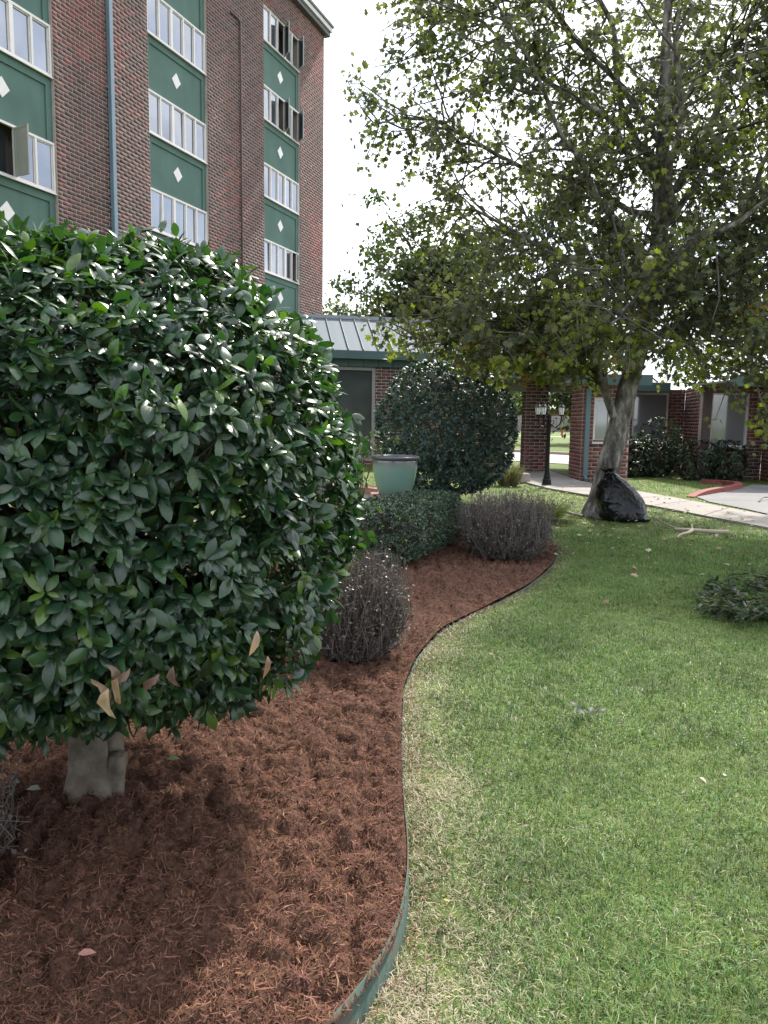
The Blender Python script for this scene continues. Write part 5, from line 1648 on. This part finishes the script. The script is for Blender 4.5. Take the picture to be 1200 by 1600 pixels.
# straggly plant leaning over the pot's left side
SP = empty('straggly_plant', (-.35, 11.6, .0)); tag(SP, 'straggly pale green leafy plant leaning towards the left rim of the pot', 'plant')
t = NP(); LPp, LDd = [], []
for k in range(9):
    e = np.array([-.42 + .62 * rng.random(), 11.25 + .3 * rng.random(), 1.0 + .42 * rng.random()])
    s0 = np.array([-.45 + .12 * rng.random(), 11.65, .0]); mid = s0 * .35 + e * .65 + np.array([-.1, 0, .22])
    C = crv([s0, mid, e], 10); V, F = tube(C, np.linspace(.009, .003, 10), 5); t.add(V, F, (.10, .12, .05))
    for q in range(16):
        LPp.append(C[rng.integers(3, 10)] + rng.normal(0, .015, 3)); LDd.append(unit(rng.normal(size=3) + np.array([0, -.3, -.2])))
link('stems', t.mesh('stems', True), M['twig'], SP, False)
LPp, LDd = np.array(LPp), np.array(LDd)
leaf_objects(SP, 'oval', LPp, frames(LDd, unit(rng.normal(0, .5, (len(LPp), 3)) + np.array([0, 0, 1]))), rng.uniform(.06, .12, len(LPp)), np.array([.10, .15, .055]) * rng.uniform(.6, 1.3, (len(LPp), 1)), M['small_leaf'])

# pale rubble stones by the path
for k, (x, y, s_, lab) in enumerate([(3.55, 19.6, .28, 'rough pale stone block standing left of the lamp post'), (3.28, 19.2, .20, 'smaller rough stone lying beside the stone block near the lamp')]):
    me = bpy.data.meshes.new('stone_block')
    m = MB(); m.box((0, 0, s_ * .45), (s_ * 1.1, s_, s_ * .9), taper=.82)
    o = m.build('stone_block', M['stone'], bevel=.03); o.location = (x, y, 0); o.rotation_euler = (0, 0, .4 + k); tag(o, lab, 'stone')

# tuft of pale ornamental grass beside the stones
def tuft(name, label, c, r, h, n, tone):
    a = rng.uniform(0, 2 * PI, n); q = rng.random(n) ** .5
    b = np.stack([c[0] + np.cos(a) * r * .4 * q, c[1] + np.sin(a) * r * .4 * q, np.zeros(n)], 1)
    e = np.stack([c[0] + np.cos(a) * r * q, c[1] + np.sin(a) * r * q, h * rng.uniform(.5, 1, n)], 1)
    mid = b * .45 + e * .55 + np.array([0, 0, .12 * h])
    sd = np.stack([-np.sin(a), np.cos(a), 0 * a], 1) * .008
    V = np.stack([b - sd, b + sd, mid - sd, mid + sd, e], 1).reshape(-1, 3); k = np.arange(n) * 5
    F = np.concatenate([np.stack([k, k + 1, k + 3], 1), np.stack([k, k + 3, k + 2], 1), np.stack([k + 2, k + 3, k + 4], 1)])
    o = link(name, np_mesh(name, V, [F], np.repeat(np.array(tone) * rng.uniform(.6, 1.3, (n, 1)), 5, 0)), M['grass'])
    tag(o, label, 'plant')
tuft('grass_tuft', 'faded tuft of long grass behind the far barberry left of the stone block', (3.0, 18.6), .55, .6, 500, (.16, .15, .09))
tuft('weed_patch', 'bright yellow green weeds growing behind the far barberry', (2.45, 12.2), .75, .34, 700, (.20, .25, .05))

# ------------------------------------------------------------------ fallen wood and leaves
def stick(name, label, paths, tone=(.26, .22, .17), cat='branch'):
    c = np.array(paths[0][0][0])
    o = empty(name, (c[0], c[1], 0)); tag(o, label, cat)
    for k, (pts, r0, r1) in enumerate(paths):
        C = crv(pts, 14); n = NP(); V, F = tube(C, np.linspace(r0, r1, 14), 7); n.add(V, F, np.array(tone) * rng.uniform(.8, 1.2))
        link('branch' if k == 0 else 'twig', n.mesh('branch', True), M['twig'], o, False)
    return o
stick('fallen_branch', 'pale bare fallen branch lying on the lawn left of the tree foot',
      [([(2.85, 13.6, .05), (3.0, 13.3, .07), (3.12, 12.95, .05), (3.28, 12.55, .04)], .012, .026)])
stick('fallen_branch', 'thick pale cut branch lying on the lawn right of the bin bag',
      [([(4.25, 11.1, .05), (4.45, 10.95, .06), (4.7, 10.9, .05), (4.92, 10.85, .05)], .022, .035), ([(4.45, 10.95, .06), (4.3, 10.75, .05), (4.15, 10.6, .05), (4.02, 10.42, .03)], .028, .012),
       ([(4.3, 11.1, .05), (4.2, 11.4, .10), (4.12, 11.62, .16), (4.16, 11.72, .2)], .014, .006), ([(4.45, 10.95, .06), (4.55, 11.25, .1), (4.7, 11.5, .06)], .012, .005)])
stick('fallen_branch', 'thin curved dead branch lying on the car park paving',
      [([(7.55, 15.4, .04), (7.9, 15.9, .08), (8.3, 16.2, .05), (8.9, 16.8, .05)], .012, .006), ([(7.9, 15.9, .08), (8.3, 15.7, .1), (8.8, 15.8, .04)], .010, .004)], (.12, .10, .085))

# pruned holly branches heaped at the right
PL = empty('pruned_branch_heap', (3.1, 6.2, 0)); tag(PL, 'heap of pruned leafy branches lying on the lawn at the right edge', 'branches')
tm = NP(); lp, ld = [], []
for k in range(46):
    c = np.array([3.42, 6.35, 0]) + np.array([rng.uniform(-.6, .75), rng.uniform(-.55, .75), 0])
    a = rng.normal(PI * .93, .55); L = rng.uniform(.35, .95)
    e = c + np.array([math.cos(a) * L, math.sin(a) * L * .8, rng.uniform(.02, .12)])
    e[0] = max(e[0], 2.60 + abs(e[1] - 6.15) * .5 + .25 * rng.random() ** 2)
    s0 = c + np.array([0, 0, rng.uniform(.02, .12)]); mid = (s0 + e) / 2 + np.array([0, 0, rng.uniform(.0, .10)])
    C = crv([s0, mid, e], 10); V, F = tube(C, np.linspace(.010, .003, 10), 5); tm.add(V, F, np.array([.17, .145, .115]) * rng.uniform(.6, 1.3))
    for q in range(44):
        u = rng.integers(2, 10); lp.append(C[u] + rng.normal(0, .02, 3) + np.array([0, 0, .012])); ld.append(unit((C[-1] - C[0]) / L * .9 + rng.normal(0, .5, 3) * np.array([1, 1, .5])))
link('stems', tm.mesh('stems', True), M['twig'], PL, False)['kind'] = 'stuff'
lp, ld = np.array(lp), np.array(ld); lp[:, 2] = np.maximum(lp[:, 2], .02)
tn = np.array([(.040, .070, .036), (.055, .088, .046), (.085, .105, .065), (.028, .050, .028)])[rng.integers(4, size=len(lp))] * rng.uniform(.7, 1.3, (len(lp), 1))
Rr = frames(ld, unit(rng.normal(0, .7, (len(lp), 3)) + np.array([0, 0, 1]))); zs = rng.uniform(.05, .085, len(lp))
sg = np.zeros(len(lp), bool); sg[np.argsort(lp[:, 1])[:120]] = True
leaf_objects(PL, 'oval', lp[sg], Rr[sg], zs[sg], tn[sg], M['tree_leaf'])
link('foliage', leaves_mesh('foliage', 'oval', lp[~sg], Rr[~sg], zs[~sg], tn[~sg]), M['tree_leaf'], PL, False)['kind'] = 'stuff'

# a dropped sprig of holly on the lawn
SG = empty('holly_sprig', (1.09, 3.93, .03)); tag(SG, 'dropped sprig of dark green holly leaves lying on the middle of the lawn', 'sprig')
for k, (dx, dy, a, s_, tn) in enumerate([(0, .02, .2, .085, (.022, .05, .022)), (.03, .03, -.5, .075, (.02, .046, .022)), (-.03, -.02, 2.2, .055, (.05, .075, .045)), (.01, -.03, 3.3, .05, (.055, .08, .05)), (.05, -.01, -1.3, .07, (.02, .04, .022)), (-.01, .04, 1.1, .07, (.025, .055, .025))]):
    V, F = LT['holly']; me = np_mesh('leaf', V, [F], np.array(tn) * .8, True); me.materials.append(M['tree_leaf'])
    lo_ = bpy.data.objects.new('leaf', me); COL.objects.link(lo_); lo_.parent = SG
    Rm = frames(np.array([[-math.sin(a), math.cos(a), .1 + .12 * (k % 3)]]), np.array([[.1, -.2, 1.0]]))[0] * s_
    mt = Matrix(Rm.tolist()).to_4x4(); mt.translation = Vector((dx, dy, .012 + .006 * k)); lo_.matrix_basis = mt

tan, pale, ylw, grn = (.36, .24, .15), (.48, .42, .33), (.34, .32, .10), (.10, .16, .07)
for (x, y, sz_, tone, lab) in [
    (1.73, 2.98, .05, tan, 'tan curled fallen leaf on the lawn low at the right of the picture'),
    (1.55, 3.28, .045, pale, 'pale fallen leaf on the lawn right of the dropped holly sprig'),
    (1.42, 3.25, .04, pale, 'small pale fallen leaf on the lawn nearest below the dropped holly sprig'),
    (.22, 2.35, .055, ylw, 'yellow fallen leaf on the straw strip beside the green edging'),
    (1.95, 4.6, .04, tan, 'tan fallen leaf on the lawn above and right of the holly sprig'),
    (.72, 5.0, .05, tan, 'tan fallen leaf on the lawn near the bend of the mulch bed'),
    (2.55, 7.7, .09, (.40, .25, .2), 'pinkish tan fallen leaf on the shaded lawn left of the branch heap'),
    (3.35, 7.85, .09, pale, 'pale fallen leaf on the shaded lawn just above the branch heap'),
    (2.0, 6.6, .07, (.22, .12, .08), 'brown fallen leaf on the shaded lawn left of the branch heap'),
    (3.2, 9.3, .10, pale, 'pale fallen leaf on the lawn below the bin bag'),
    (4.3, 9.6, .10, tan, 'tan fallen leaf on the lawn below the cut branch'),
    (2.7, 10.6, .10, pale, 'pale fallen leaf on the lawn below the bare fallen branch'),
    (3.0, 14.9, .12, ylw, 'yellow fallen leaf on the sunlit grass left of the lawn tree'),
    (4.55, 18.3, .13, pale, 'pale fallen leaf lying on the footpath beside the gatehouse corner')]:
    a = rng.uniform(0, 6.28)
    z = .055 if in_poly(np.array([x]), np.array([y]), WALK)[0] else .035
    single_leaf('fallen_leaf', lab, 'lobed' if sz_ > .06 else 'oval', (x, y, z), (math.cos(a), math.sin(a), .15), (.15, -.3, 1), sz_, tone, 'dry_leaf', curl=rng.uniform(-.4, .4))
single_leaf('fallen_leaf', 'pinkish fallen leaf lying on the mulch at the lower left', 'oval', (-.86, 2.03, .06), (1, .3, .1), (.1, -.4, 1), .05, (.40, .20, .16), 'dry_leaf', curl=.2)
single_leaf('fallen_leaf', 'pale green fallen leaf on the mulch just left of the holly trunk foot', 'oval', (-1.36, 2.92, .10), (-1, .2, .1), (.1, -.4, 1), .07, (.28, .30, .24), 'dry_leaf', curl=.2)
single_leaf('fallen_leaf', 'small green fallen leaf on the mulch right of the holly trunk', 'oval', (-.95, 3.25, .08), (.8, .3, .1), (.1, -.4, 1), .06, (.16, .22, .08), 'dry_leaf', curl=.2)
single_leaf('fallen_leaf', 'white lobed fallen leaf on the mulch left of the holly trunk', 'lobed', (-1.75, 3.5, .09), (-.3, -.5, .2), (.1, -.6, 1), .10, (.36, .37, .33), 'dry_leaf', curl=.3)

# scattered leaf litter under the tree: nobody could count it
n = 900
x = rng.normal(3.3, 2.0, n); y = rng.normal(13.4, 3.0, n)
ok = ~in_bed(x, y) & ~in_poly(x, y, LOT) & (y > 7.5); x, y = x[ok], y[ok]; n = len(x)
d = rand_unit(n); d[:, 2] *= .25
tn = np.array([tan, pale, ylw, (.16, .10, .06), grn])[rng.integers(5, size=n)] * rng.uniform(.6, 1.1, (n, 1))
zz = np.where(in_poly(x, y, WALK), .05, .035)
link('leaf_litter', leaves_mesh('leaf_litter', 'lobed', np.stack([x, y, zz], 1), frames(d, unit(rng.normal(0, .3, (n, 3)) + np.array([0, 0, 1]))), rng.uniform(.04, .09, n), tn), M['dry_leaf'])
tag(bpy.data.objects['leaf_litter'], 'scattered small fallen leaves under the lawn tree', 'leaf litter', kind='stuff')
